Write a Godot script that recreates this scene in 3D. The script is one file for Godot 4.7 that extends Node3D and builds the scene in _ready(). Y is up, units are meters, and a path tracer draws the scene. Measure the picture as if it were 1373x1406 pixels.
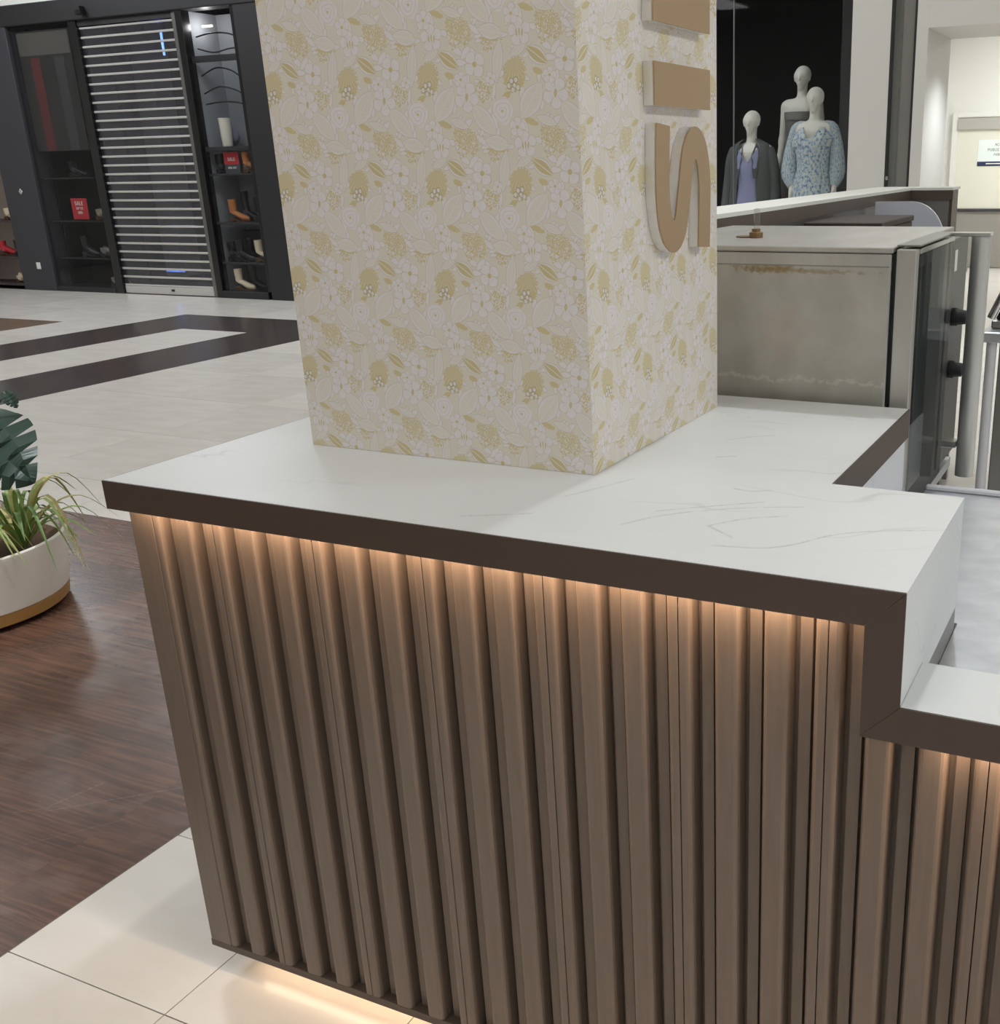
extends Node3D

var used := {}
var M := {}
const TOP := 1.05        # counter top height
const LEDGE := 0.897     # lower ledge height
const WORK := 0.82       # stainless worktop height

# ------------------------------------------------------------------ naming
func numbered(called: String) -> String:
	if not used.has(called):
		used[called] = 0
		return called
	used[called] += 1
	return "%s_%03d" % [called, used[called]]

func tag(o: Node, label: String, category: String, group := "") -> Node:
	o.set_meta("label", label)
	o.set_meta("category", category)
	if group != "":
		o.set_meta("group", group)
	return o

func thing(called: String, label: String, category: String, at := Vector3.ZERO, turn := 0.0, group := "") -> Node3D:
	var o := Node3D.new()
	o.name = numbered(called)
	add_child(o)
	o.position = at
	o.rotation.y = turn
	tag(o, label, category, group)
	return o

func structure(called: String) -> Node3D:
	var o := Node3D.new()
	o.name = numbered(called)
	add_child(o)
	o.set_meta("kind", "structure")
	return o

func stool() -> SurfaceTool:
	var st := SurfaceTool.new()
	st.begin(Mesh.PRIMITIVE_TRIANGLES)
	return st

func obj(called: String, st: SurfaceTool, m: Material, parent: Node = null) -> MeshInstance3D:
	var o := MeshInstance3D.new()
	o.mesh = st.commit()
	o.mesh.surface_set_material(0, m)
	o.cast_shadow = GeometryInstance3D.SHADOW_CASTING_SETTING_ON
	if parent == null:
		o.name = numbered(called)
		add_child(o)
	else:
		o.name = called
		parent.add_child(o, true)
	return o

func piece(called: String, mesh: Mesh, parent: Node, at := Vector3.ZERO, m: Material = null) -> MeshInstance3D:
	var o := MeshInstance3D.new()
	o.mesh = mesh
	o.name = called
	o.position = at
	if m:
		o.material_override = m
	parent.add_child(o, true)
	return o

# ------------------------------------------------------------------ geometry
func vert(st: SurfaceTool, p: Vector3, n: Vector3, uv: Vector2) -> void:
	st.set_normal(n)
	st.set_uv(uv)
	st.add_vertex(p)

func uv_of(p: Vector3, n: Vector3) -> Vector2:
	var a := n.abs()
	if a.y >= a.x and a.y >= a.z:
		return Vector2(p.x, p.z)
	if a.x >= a.z:
		return Vector2(p.z, -p.y)
	return Vector2(p.x, -p.y)

func tri(st: SurfaceTool, a: Vector3, b: Vector3, c: Vector3, n: Vector3) -> void:
	if (b - a).cross(c - a).dot(n) > 0.0:
		var t := b
		b = c
		c = t
	vert(st, a, n, uv_of(a, n))
	vert(st, b, n, uv_of(b, n))
	vert(st, c, n, uv_of(c, n))

func face(st: SurfaceTool, pts: Array, hint: Vector3) -> void:
	var n := Vector3.ZERO
	for i in pts.size():
		var p: Vector3 = pts[i]
		var q: Vector3 = pts[(i + 1) % pts.size()]
		n += p.cross(q)
	n = n.normalized()
	if n.dot(hint) < 0.0:
		n = -n
	for i in range(1, pts.size() - 1):
		tri(st, pts[0], pts[i], pts[i + 1], n)

func box(st: SurfaceTool, lo: Vector3, hi: Vector3, bev := 0.0, xf := Transform3D.IDENTITY) -> void:
	var c := (lo + hi) / 2.0
	var h := (hi - lo) / 2.0
	h = h.abs()
	var b := minf(bev, minf(h.x, minf(h.y, h.z)) * 0.9)
	for ax in 3:
		var i := (ax + 1) % 3
		var j := (ax + 2) % 3
		for s in [-1.0, 1.0]:
			var pts := []
			for q in [[-1.0, -1.0], [1.0, -1.0], [1.0, 1.0], [-1.0, 1.0]]:
				var p := c
				p[ax] += s * h[ax]
				p[i] += q[0] * (h[i] - b)
				p[j] += q[1] * (h[j] - b)
				pts.append(xf * p)
			var n := Vector3.ZERO
			n[ax] = s
			face(st, pts, xf.basis * n)
	if b <= 0.0:
		return
	for k in 3:
		var i := (k + 1) % 3
		var j := (k + 2) % 3
		for si in [-1.0, 1.0]:
			for sj in [-1.0, 1.0]:
				var pts := []
				for q in [[0, -1.0], [1, -1.0], [1, 1.0], [0, 1.0]]:
					var p := c
					p[i] += si * (h[i] - (b if q[0] == 1 else 0.0))
					p[j] += sj * (h[j] - (0.0 if q[0] == 1 else b))
					p[k] += q[1] * (h[k] - b)
					pts.append(xf * p)
				var n := Vector3.ZERO
				n[i] = si
				n[j] = sj
				face(st, pts, xf.basis * n)
	for sx in [-1.0, 1.0]:
		for sy in [-1.0, 1.0]:
			for sz in [-1.0, 1.0]:
				var s := Vector3(sx, sy, sz)
				var pts := []
				for k in 3:
					var p := c
					for m in 3:
						p[m] += s[m] * (h[m] - (0.0 if m == k else b))
					pts.append(xf * p)
				face(st, pts, xf.basis * s)

func part_box(called: String, lo: Vector3, hi: Vector3, m: Material, parent: Node, bev := 0.0) -> MeshInstance3D:
	var st := stool()
	box(st, lo, hi, bev)
	return obj(called, st, m, parent)

# extrude a 2D outline: xf maps (x, y, depth) into place
func extrude(st: SurfaceTool, poly: PackedVector2Array, d0: float, d1: float, xf: Transform3D, caps := true) -> void:
	var ids := Geometry2D.triangulate_polygon(poly)
	var nz := (xf.basis * Vector3(0, 0, 1)).normalized()
	if caps:
		for k in range(0, ids.size(), 3):
			var a := poly[ids[k]]
			var b := poly[ids[k + 1]]
			var c := poly[ids[k + 2]]
			tri(st, xf * Vector3(a.x, a.y, d1), xf * Vector3(b.x, b.y, d1), xf * Vector3(c.x, c.y, d1), nz)
			tri(st, xf * Vector3(a.x, a.y, d0), xf * Vector3(b.x, b.y, d0), xf * Vector3(c.x, c.y, d0), -nz)
	var cw := Geometry2D.is_polygon_clockwise(poly)
	for i in poly.size():
		var a := poly[i]
		var b := poly[(i + 1) % poly.size()]
		var t := b - a
		var n2 := Vector2(t.y, -t.x) if not cw else Vector2(-t.y, t.x)
		face(st, [xf * Vector3(a.x, a.y, d0), xf * Vector3(b.x, b.y, d0), xf * Vector3(b.x, b.y, d1), xf * Vector3(a.x, a.y, d1)], xf.basis * Vector3(n2.x, n2.y, 0))

func loft(st: SurfaceTool, rings: Array, cap0 := true, cap1 := true) -> void:
	var nr := rings.size()
	var n: int = rings[0].size()
	var cen := []
	for r in rings:
		var s := Vector3.ZERO
		for p in r:
			s += p
		cen.append(s / float(n))
	var nor := []
	for i in nr:
		var row := PackedVector3Array()
		for j in n:
			var along: Vector3 = rings[mini(i + 1, nr - 1)][j] - rings[maxi(i - 1, 0)][j]
			var around: Vector3 = rings[i][(j + 1) % n] - rings[i][(j - 1 + n) % n]
			var v := around.cross(along)
			if v.length() < 1e-12:
				v = rings[i][j] - cen[i]
			v = v.normalized()
			if v.dot(rings[i][j] - cen[i]) < 0.0:
				v = -v
			row.append(v)
		nor.append(row)
	for i in nr - 1:
		for j in n:
			var k := (j + 1) % n
			var q := [[i, j], [i, k], [i + 1, k], [i + 1, j]]
			for t in [[0, 1, 2], [0, 2, 3]]:
				var a: Array = q[t[0]]
				var b: Array = q[t[1]]
				var c: Array = q[t[2]]
				var pa: Vector3 = rings[a[0]][a[1]]
				var pb: Vector3 = rings[b[0]][b[1]]
				var pc: Vector3 = rings[c[0]][c[1]]
				var nn: Vector3 = nor[a[0]][a[1]] + nor[b[0]][b[1]] + nor[c[0]][c[1]]
				if (pb - pa).cross(pc - pa).dot(nn) > 0.0:
					var w := b
					b = c
					c = w
				for e in [a, b, c]:
					var p: Vector3 = rings[e[0]][e[1]]
					vert(st, p, nor[e[0]][e[1]], Vector2(float(e[1]) / n, float(e[0]) / nr))
	if cap0:
		face(st, Array(rings[0]), cen[0] - cen[1])
	if cap1:
		face(st, Array(rings[nr - 1]), cen[nr - 1] - cen[nr - 2])

func ring(c: Vector3, ax: Vector3, ay: Vector3, n := 16) -> PackedVector3Array:
	var r := PackedVector3Array()
	for i in n:
		var a := TAU * i / n
		r.append(c + ax * cos(a) + ay * sin(a))
	return r

func tube(st: SurfaceTool, pts: Array, radii, seg := 10) -> void:
	var rings := []
	var up := Vector3.UP
	for i in pts.size():
		var d: Vector3 = (pts[mini(i + 1, pts.size() - 1)] - pts[maxi(i - 1, 0)]).normalized()
		if absf(d.dot(up)) > 0.95:
			up = Vector3.RIGHT
		var x := d.cross(up).normalized()
		var y := x.cross(d).normalized()
		up = y
		var r: float = radii[i] if radii is Array else radii
		rings.append(ring(pts[i], x * r, y * r, seg))
	loft(st, rings)

func lathe(st: SurfaceTool, prof: Array, c: Vector3, seg := 40) -> void:
	for i in prof.size() - 1:
		var a: Vector2 = prof[i]
		var b: Vector2 = prof[i + 1]
		var t := b - a
		var n2 := Vector2(t.y, -t.x).normalized()
		for j in seg:
			var a0 := TAU * j / seg
			var a1 := TAU * (j + 1) / seg
			var d0 := Vector3(cos(a0), 0, sin(a0))
			var d1 := Vector3(cos(a1), 0, sin(a1))
			var n0 := d0 * n2.x + Vector3.UP * n2.y
			var n1 := d1 * n2.x + Vector3.UP * n2.y
			var p := [c + d0 * a.x + Vector3.UP * a.y, c + d1 * a.x + Vector3.UP * a.y, c + d1 * b.x + Vector3.UP * b.y, c + d0 * b.x + Vector3.UP * b.y]
			var nn := [n0, n1, n1, n0]
			for t3 in [[0, 1, 2], [0, 2, 3]]:
				var o: Array = t3
				if (p[t3[1]] - p[t3[0]]).cross(p[t3[2]] - p[t3[0]]).dot(n0 + n1) > 0.0:
					o = [t3[0], t3[2], t3[1]]
				for e in o:
					vert(st, p[e], nn[e], Vector2(float(j) / seg, p[e].y))

func curve(pts: Array, n := 8) -> Array:       # Catmull-Rom through 3D points
	var out := []
	for i in pts.size() - 1:
		var p0: Vector3 = pts[maxi(i - 1, 0)]
		var p1: Vector3 = pts[i]
		var p2: Vector3 = pts[i + 1]
		var p3: Vector3 = pts[mini(i + 2, pts.size() - 1)]
		for k in n:
			out.append(p1.cubic_interpolate(p2, p0, p3, float(k) / n))
	out.append(pts[pts.size() - 1])
	return out

# surface nets of a smooth union of tapered capsules [a, b, ra, rb]
func bones_mesh(st: SurfaceTool, bones: Array, cell: float, k := 0.03) -> void:
	var field := {}
	var lo := Vector3(1e9, 1e9, 1e9)
	for b in bones:
		for q in 2:
			lo = lo.min(b[q] - Vector3.ONE * (maxf(b[2], b[3]) + 3.0 * cell))
	for b in bones:
		var r: float = maxf(b[2], b[3]) + 2.5 * cell
		var l: Vector3 = (b[0] as Vector3).min(b[1]) - Vector3.ONE * r
		var h: Vector3 = (b[0] as Vector3).max(b[1]) + Vector3.ONE * r
		var i0 := Vector3i(((l - lo) / cell).floor())
		var i1 := Vector3i(((h - lo) / cell).ceil())
		var a: Vector3 = b[0]
		var d: Vector3 = b[1] - b[0]
		var dd := maxf(d.length_squared(), 1e-9)
		for x in range(i0.x, i1.x + 1):
			for y in range(i0.y, i1.y + 1):
				for z in range(i0.z, i1.z + 1):
					var p := lo + Vector3(x, y, z) * cell
					var t := clampf((p - a).dot(d) / dd, 0.0, 1.0)
					var s: float = (p - a - d * t).length() - lerpf(b[2], b[3], t)
					if s > r:
						continue
					var key := Vector3i(x, y, z)
					if field.has(key):
						var o: float = field[key]
						var hh := maxf(k - absf(o - s), 0.0) / k
						field[key] = minf(o, s) - hh * hh * k * 0.25
					else:
						field[key] = s
	var cells := {}
	var verts := PackedVector3Array()
	var cor := [Vector3i(0, 0, 0), Vector3i(1, 0, 0), Vector3i(0, 1, 0), Vector3i(1, 1, 0), Vector3i(0, 0, 1), Vector3i(1, 0, 1), Vector3i(0, 1, 1), Vector3i(1, 1, 1)]
	var edges := [[0, 1], [2, 3], [4, 5], [6, 7], [0, 2], [1, 3], [4, 6], [5, 7], [0, 4], [1, 5], [2, 6], [3, 7]]
	for key in field:
		var v := []
		var ok := true
		for c in cor:
			var f = field.get(key + c)
			if f == null:
				ok = false
				break
			v.append(f)
		if not ok:
			continue
		var sum := Vector3.ZERO
		var cnt := 0
		for e in edges:
			var fa: float = v[e[0]]
			var fb: float = v[e[1]]
			if (fa < 0.0) != (fb < 0.0):
				sum += Vector3(cor[e[0]]).lerp(Vector3(cor[e[1]]), fa / (fa - fb))
				cnt += 1
		if cnt > 0:
			cells[key] = verts.size()
			verts.append(lo + (Vector3(key) + sum / cnt) * cell)
	var nor := PackedVector3Array()
	nor.resize(verts.size())
	var tris := PackedInt32Array()
	var axes := [Vector3i(1, 0, 0), Vector3i(0, 1, 0), Vector3i(0, 0, 1)]
	for key in field:
		var f0: float = field[key]
		for ax in 3:
			var f1 = field.get(key + axes[ax])
			if f1 == null or (f0 < 0.0) == (f1 < 0.0):
				continue
			var u: Vector3i = axes[(ax + 1) % 3]
			var w: Vector3i = axes[(ax + 2) % 3]
			var q := [cells.get(key), cells.get(key - u), cells.get(key - u - w), cells.get(key - w)]
			if q.has(null):
				continue
			var out := Vector3(axes[ax]) * (1.0 if f0 < 0.0 else -1.0)
			for t in [[0, 1, 2], [0, 2, 3]]:
				var a: int = q[t[0]]
				var b: int = q[t[1]]
				var c: int = q[t[2]]
				var n := (verts[b] - verts[a]).cross(verts[c] - verts[a])
				if n.dot(out) > 0.0:
					var m := b
					b = c
					c = m
				else:
					n = -n
				nor[a] += n
				nor[b] += n
				nor[c] += n
				tris.append_array([a, b, c])
	for i in tris:
		vert(st, verts[i], nor[i].normalized(), Vector2.ZERO)

# ------------------------------------------------------------------ materials
func mat(col: Color, rough := 0.5, metal := 0.0, tex: Texture2D = null, scale := 1.0) -> StandardMaterial3D:
	var m := StandardMaterial3D.new()
	m.albedo_color = col
	m.roughness = rough
	m.metallic = metal
	if tex:
		m.albedo_texture = tex
		m.uv1_scale = Vector3(scale, scale, scale)
	return m

func glow(col: Color, e: float) -> StandardMaterial3D:
	var m := mat(col, 0.6)
	m.emission_enabled = true
	m.emission = col
	m.emission_energy_multiplier = e
	return m

func pane(col: Color, alpha: float, rough := 0.02) -> StandardMaterial3D:
	var m := mat(Color(col.r, col.g, col.b, alpha), rough)
	m.transparency = BaseMaterial3D.TRANSPARENCY_ALPHA
	return m

func c8(r: int, g: int, b: int) -> Color:
	return Color(r / 255.0, g / 255.0, b / 255.0)

func to_tex(im: Image) -> ImageTexture:
	im.generate_mipmaps()
	return ImageTexture.create_from_image(im)

func grain(seed_: int, fx: float, fy: float, a: Color, b: Color, size := 256, oct := 4) -> ImageTexture:
	var n := FastNoiseLite.new()
	n.seed = seed_
	n.frequency = 1.0
	n.fractal_octaves = oct
	var im := Image.create_empty(size, size, false, Image.FORMAT_RGB8)
	for y in size:
		for x in size:
			var u := float(x) / size
			var v := float(y) / size
			# blend across the border so that it repeats
			var s := n.get_noise_2d(u * fx, v * fy)
			var w := clampf((u - 0.85) / 0.15, 0.0, 1.0)
			s = lerpf(s, n.get_noise_2d((u - 1.0) * fx, v * fy), w)
			var w2 := clampf((v - 0.85) / 0.15, 0.0, 1.0)
			s = lerpf(s, n.get_noise_2d(u * fx, (v - 1.0) * fy), w2)
			im.set_pixel(x, y, a.lerp(b, clampf(s * 0.9 + 0.5, 0.0, 1.0)))
	return to_tex(im)

# --- the floral print of the wallpaper, one repeat
var wp: Image
const WN := 640
func wp_put(x: int, y: int, c: Color, a: float) -> void:
	x = posmod(x, WN)
	y = posmod(y, WN)
	wp.set_pixel(x, y, wp.get_pixel(x, y).lerp(c, clampf(a, 0.0, 1.0)))

func wp_each(u: float, v: float, r: float, f: Callable) -> void:
	var cx := u * WN
	var cy := v * WN
	var R := int(r * WN) + 2
	for y in range(int(cy) - R, int(cy) + R + 1):
		for x in range(int(cx) - R, int(cx) + R + 1):
			f.call(x, y, (x - cx) / WN, (y - cy) / WN)

func wp_leaf(u: float, v: float, a: float, b: float, rot: float, fill: Color, edge: Color, line: Color, hatch: float) -> void:
	var cs := cos(deg_to_rad(rot))
	var sn := sin(deg_to_rad(rot))
	wp_each(u, v, a * 1.25, func(x, y, dx, dy):
		var p: float = (dx * cs + dy * sn) / a
		var q: float = -dx * sn + dy * cs
		var w: float = b * (1.0 - p * p)
		if absf(p) > 1.0:
			return
		var t: float = absf(q) / maxf(w, 1e-4)
		if t < 0.74:
			var c := fill
			if hatch > 0.0:
				var s := sin((p * a + absf(q) * 0.9) * hatch)
				c = c.lerp(edge, 0.55 * smoothstep(0.25, 0.7, s))
			if absf(q) < 0.004:
				c = edge
			wp_put(x, y, c, 1.0)
		elif t < 1.0:
			wp_put(x, y, edge, 1.0)
		elif absf(q) < w + 0.007:
			wp_put(x, y, line, 0.8))

func wp_flower(u: float, v: float, r: float, n: int, ph: float, white: Color, line: Color, heart: Color, hr: float) -> void:
	wp_each(u, v, r * 1.15, func(x, y, dx, dy):
		var rho := sqrt(dx * dx + dy * dy)
		var th := atan2(dy, dx) + ph
		var lim := r * (0.74 + 0.26 * absf(cos(th * n * 0.5)))
		if rho > lim + 0.006:
			return
		if rho > lim:
			wp_put(x, y, line, 0.65)
			return
		var c := white
		var s := absf(sin(th * n * 0.5))
		if s > 0.97 and rho > r * 0.25:
			c = white.lerp(line, 0.6)
		if rho > r * 0.3 and rho < r * 0.62 and absf(sin(th * n * 1.5)) > 0.96:
			c = white.lerp(line, 0.4)
		if rho < hr:
			c = heart
		wp_put(x, y, c, 1.0))

func wp_rose(u: float, v: float, r: float, white: Color, line: Color, heart: Color) -> void:
	wp_each(u, v, r * 1.15, func(x, y, dx, dy):
		var rho := sqrt(dx * dx + dy * dy)
		var th := atan2(dy, dx)
		var lim := r * (0.9 + 0.1 * cos(th * 5.0))
		if rho > lim:
			return
		var c := white
		var sp := fposmod(rho / r * 3.2 - th / TAU * 1.0 + 0.15 * sin(th * 3.0), 1.0)
		if sp < 0.13 and rho > 0.02:
			c = white.lerp(line, 0.75)
		if rho < 0.014:
			c = heart
		wp_put(x, y, c, 1.0))

func wp_blob(u: float, v: float, a: float, b: float, rot: float, gold: Color, white: Color, kind: int) -> void:
	var cs := cos(deg_to_rad(rot))
	var sn := sin(deg_to_rad(rot))
	var nz := FastNoiseLite.new()
	nz.seed = 11 + kind
	nz.frequency = 26.0
	nz.fractal_octaves = 2
	wp_each(u, v, maxf(a, b) * 1.2, func(x, y, dx, dy):
		var p: float = (dx * cs + dy * sn) / a
		var q: float = (-dx * sn + dy * cs) / b
		var e := nz.get_noise_2d(dx, dy)
		var d := sqrt(p * p + q * q) + e * 0.22
		if d > 1.0:
			return
		var c := gold
		if kind == 1 and sin(atan2(dy + 0.12, dx) * 26.0) > 0.82 and dy < 0.04:
			c = gold.lerp(white, 0.6)
		if kind == 0 and absf(nz.get_noise_2d(dx + 3.0, dy)) < 0.12:
			c = white
		if kind == 1:
			for s in [Vector2(-0.3, 0.35), Vector2(-0.05, 0.62), Vector2(-0.55, 0.6), Vector2(0.25, 0.72), Vector2(-0.2, 0.85), Vector2(0.1, 0.3)]:
				var l := Vector2(dx / a - s.x, dy / b - s.y).length()
				if l < 0.14:
					c = white
				elif l < 0.2:
					c = gold.darkened(0.15)
		if kind == 2 and sin(p * 9.0 + q * 4.0 + e * 5.0) > 0.2:
			c = white
		wp_put(x, y, c, 0.92))

func wallpaper() -> ImageTexture:
	wp = Image.create_empty(WN, WN, false, Image.FORMAT_RGB8)
	var white := c8(231, 223, 222)
	var base := c8(225, 216, 203)
	var gold := c8(211, 195, 148)
	var cream := c8(226, 218, 202)
	var olive := c8(207, 191, 143)
	var line := c8(208, 196, 172)
	var nz := FastNoiseLite.new()
	nz.seed = 5
	nz.frequency = 1.0
	for y in WN:
		for x in WN:
			var a := TAU * x / WN
			var b := TAU * y / WN
			var s := nz.get_noise_3d(cos(a) * 3.0 + 9.0, sin(a) * 3.0 + cos(b) * 3.0, sin(b) * 3.0 + cos(a + b))
			wp.set_pixel(x, y, base.lerp(cream, clampf(s + 0.5, 0.0, 1.0)))
	# a thicket of small pale petals and sprigs, then gold pieces, leaves, flowers
	var rng := RandomNumberGenerator.new()
	rng.seed = 19
	for k in 60:
		wp_leaf(rng.randf(), rng.randf(), rng.randf_range(0.05, 0.09), rng.randf_range(0.018, 0.032), rng.randf() * 360.0, white, white, line, 0.0)
	wp_blob(0.0, 0.02, 0.165, 0.115, 35, gold, white, 0)
	wp_blob(0.60, 0.44, 0.125, 0.16, 15, gold, white, 1)
	wp_blob(0.24, 0.57, 0.10, 0.11, 20, gold, white, 2)
	wp_blob(0.86, 0.42, 0.055, 0.03, 20, gold, white, 3)
	wp_blob(0.76, 0.865, 0.08, 0.03, 20, gold, white, 3)
	wp_blob(0.31, 0.16, 0.08, 0.06, 60, gold, white, 2)
	wp_blob(0.36, 0.115, 0.12, 0.02, 5, gold, white, 3)
	wp_blob(0.50, 0.62, 0.03, 0.055, 60, gold, white, 3)
	wp_blob(0.12, 0.74, 0.07, 0.022, 45, gold, white, 3)
	wp_blob(0.93, 0.13, 0.065, 0.045, 120, gold, white, 2)
	wp_leaf(0.42, 0.31, 0.20, 0.056, 100, cream, white, line, 190.0)
	wp_leaf(0.77, 0.68, 0.20, 0.105, 128, cream, white, line, 140.0)
	wp_leaf(0.22, 0.83, 0.20, 0.085, 48, cream, white, line, 160.0)
	wp_leaf(0.36, 0.05, 0.145, 0.068, 12, cream, white, line, 150.0)
	wp_leaf(0.856, 0.28, 0.14, 0.068, 35, olive, white, line, 0.0)
	wp_leaf(0.93, 0.86, 0.12, 0.04, 20, cream, white, line, 190.0)
	wp_leaf(0.66, 0.22, 0.11, 0.042, 150, cream, white, line, 190.0)
	wp_flower(0.68, 0.07, 0.125, 5, 0.4, white, line, white, 0.0)
	for k in [-1, 0, 1]:
		wp_blob(0.68 + k * 0.030, 0.07 + absf(k) * 0.008, 0.009, 0.034, k * 8.0, olive, white, 3)
	wp_flower(0.157, 0.33, 0.12, 4, 0.6, white, line, olive, 0.026)
	wp_flower(0.04, 0.62, 0.14, 5, 1.0, white, line, white, 0.0)
	wp_blob(0.04, 0.62, 0.018, 0.036, 8, olive, white, 3)
	wp_rose(0.44, 0.76, 0.135, white, line, gold)
	wp_flower(0.60, 0.91, 0.09, 5, 0.2, white, line, gold, 0.018)
	wp_flower(0.985, 0.46, 0.075, 5, 0.1, white, line, olive, 0.014)
	wp_flower(0.33, 0.46, 0.06, 4, 0.3, white, line, gold, 0.012)
	return to_tex(wp)

func seg_dist(p: Vector2, a: Vector2, b: Vector2) -> float:
	var d := b - a
	var t := clampf((p - a).dot(d) / maxf(d.length_squared(), 1e-9), 0.0, 1.0)
	return (p - a - d * t).length()

func marble() -> ImageTexture:      # covers 1.4 m
	var N := 1024
	var S := 1.4
	var im := Image.create_empty(N, N, false, Image.FORMAT_RGB8)
	var n1 := FastNoiseLite.new()
	n1.seed = 21
	n1.frequency = 1.0
	n1.fractal_octaves = 3
	var n2 := FastNoiseLite.new()
	n2.seed = 33
	n2.frequency = 1.0
	n2.fractal_octaves = 2
	var base := c8(223, 223, 221)
	var vein := c8(188, 187, 185)
	for y in N:
		for x in N:
			var p := Vector2(x, y) * S / N
			var w := n2.get_noise_2d(p.x * 2.0, p.y * 2.0)
			# veins run mostly along x, leaning
			var s := n1.get_noise_2d(p.x * 1.3 + w * 0.7, p.y * 5.0 + p.x * 1.9 + w * 0.9)
			var m := clampf(n2.get_noise_2d(p.x * 2.3 + 40.0, p.y * 3.0) * 2.0 - 0.1, 0.0, 1.0)
			var a := (1.0 - smoothstep(0.0, 0.035, absf(s))) * m * 0.5
			var cloud := n1.get_noise_2d(p.x * 1.5 + 70.0, p.y * 2.5) * 0.12
			im.set_pixel(x, y, base.lerp(vein, clampf(a + maxf(cloud, 0.0), 0.0, 1.0)))
	# the drawn veins of the near slab, in metres (x, z)
	var V := [[[-0.432, -0.108], [-0.408, -0.15], [-0.365, -0.196], [-0.296, -0.243], [-0.216, -0.279]],
		[[-0.314, -0.148], [-0.289, -0.13], [-0.265, -0.113]],
		[[-0.314, -0.148], [-0.278, -0.194], [-0.224, -0.23]],
		[[-0.279, -0.074], [-0.226, -0.084], [-0.198, -0.097], [-0.173, -0.123], [-0.142, -0.169], [-0.096, -0.205], [-0.002, -0.247]],
		[[-0.441, -0.499], [-0.411, -0.515]], [[-0.465, -0.617], [-0.432, -0.655], [-0.394, -0.681]],
		[[-0.345, -0.332], [-0.314, -0.328], [-0.287, -0.343]], [[-0.411, -0.184], [-0.343, -0.235], [-0.278, -0.281]],
		[[-0.673, -0.058], [-0.621, -0.084], [-0.581, -0.107]], [[-0.576, -0.2], [-0.558, -0.236], [-0.518, -0.326]]]
	for l in V:
		var pts := []
		for q in l:
			pts.append(Vector3(q[0], 0, q[1]))
		pts = curve(pts, 6)
		for i in pts.size() - 1:
			var a := Vector2(pts[i].x, pts[i].z)
			var b := Vector2(pts[i + 1].x, pts[i + 1].z)
			var lo := a.min(b) - Vector2(0.008, 0.008)
			var hi := a.max(b) + Vector2(0.008, 0.008)
			for y in range(int(floor(lo.y * N / S)), int(ceil(hi.y * N / S))):
				for x in range(int(floor(lo.x * N / S)), int(ceil(hi.x * N / S))):
					var d := seg_dist(Vector2(x, y) * S / N, a, b)
					var al := (1.0 - smoothstep(0.0006, 0.0032, d)) * (0.5 + 0.5 * n2.get_noise_2d(x * 0.05, y * 0.05))
					var px := posmod(x, N)
					var py := posmod(y, N)
					var c := im.get_pixel(px, py)
					im.set_pixel(px, py, c.lerp(vein, minf(al, maxf(0.0, (c.r - vein.r) * 8.0))))
	return to_tex(im)

func wood() -> ImageTexture:       # covers 2 m by 2 m
	var N := 1024
	var im := Image.create_empty(N, N, false, Image.FORMAT_RGB8)
	var n1 := FastNoiseLite.new()
	n1.seed = 8
	n1.frequency = 1.0
	n1.fractal_octaves = 4
	var dark := c8(76, 54, 45)
	var mid := c8(112, 81, 66)
	var red := c8(140, 95, 74)
	var grey := c8(132, 113, 105)
	for y in N:
		for x in N:
			var u := 2.0 * x / N
			var v := 2.0 * y / N
			var w := n1.get_noise_2d(u * 1.2, v * 2.0) * 0.014
			var s := n1.get_noise_2d(u * 1.6, (v + w) * 46.0) * 0.6 + 0.5 + n1.get_noise_2d(u * 4.0 + 9.0, v * 7.0) * 0.5
			var t := n1.get_noise_2d(u * 2.4 + 50.0, (v + w) * 64.0) + n1.get_noise_2d(u * 3.0, v * 5.0 + 30.0) * 0.4
			var c := dark.lerp(mid, clampf(s, 0.0, 1.0))
			c = c.lerp(red, smoothstep(0.0, 0.6, t) * 0.5)
			var g := n1.get_noise_2d(u * 3.0 - 20.0, v * 4.0)
			c = c.lerp(grey, smoothstep(0.15, 0.55, g) * 0.35)
			im.set_pixel(x, y, c)
	var rng := RandomNumberGenerator.new()
	rng.seed = 4
	for k in 30:     # scuffs and scratches
		var a := Vector2(rng.randf() * 2.0, rng.randf() * 2.0)
		var ang := rng.randf_range(-0.7, 0.7) - 0.9
		var b := a + Vector2(cos(ang), sin(ang)) * rng.randf_range(0.05, 0.4)
		var wd := rng.randf_range(0.001, 0.004)
		var st := rng.randf_range(0.15, 0.5)
		var lo := a.min(b) - Vector2(0.01, 0.01)
		var hi := a.max(b) + Vector2(0.01, 0.01)
		for y in range(int(lo.y * N / 2.0), int(hi.y * N / 2.0)):
			for x in range(int(lo.x * N / 2.0), int(hi.x * N / 2.0)):
				var d := seg_dist(Vector2(x, y) * 2.0 / N, a, b)
				if d < wd * 1.5:
					var al := st * (1.0 - d / (wd * 1.5)) * clampf(0.6 + n1.get_noise_2d(x * 0.2, y * 0.2) * 1.5, 0.0, 1.0)
					var px := posmod(x, N)
					var py := posmod(y, N)
					im.set_pixel(px, py, im.get_pixel(px, py).lerp(c8(178, 160, 150), al))
	return to_tex(im)

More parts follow.
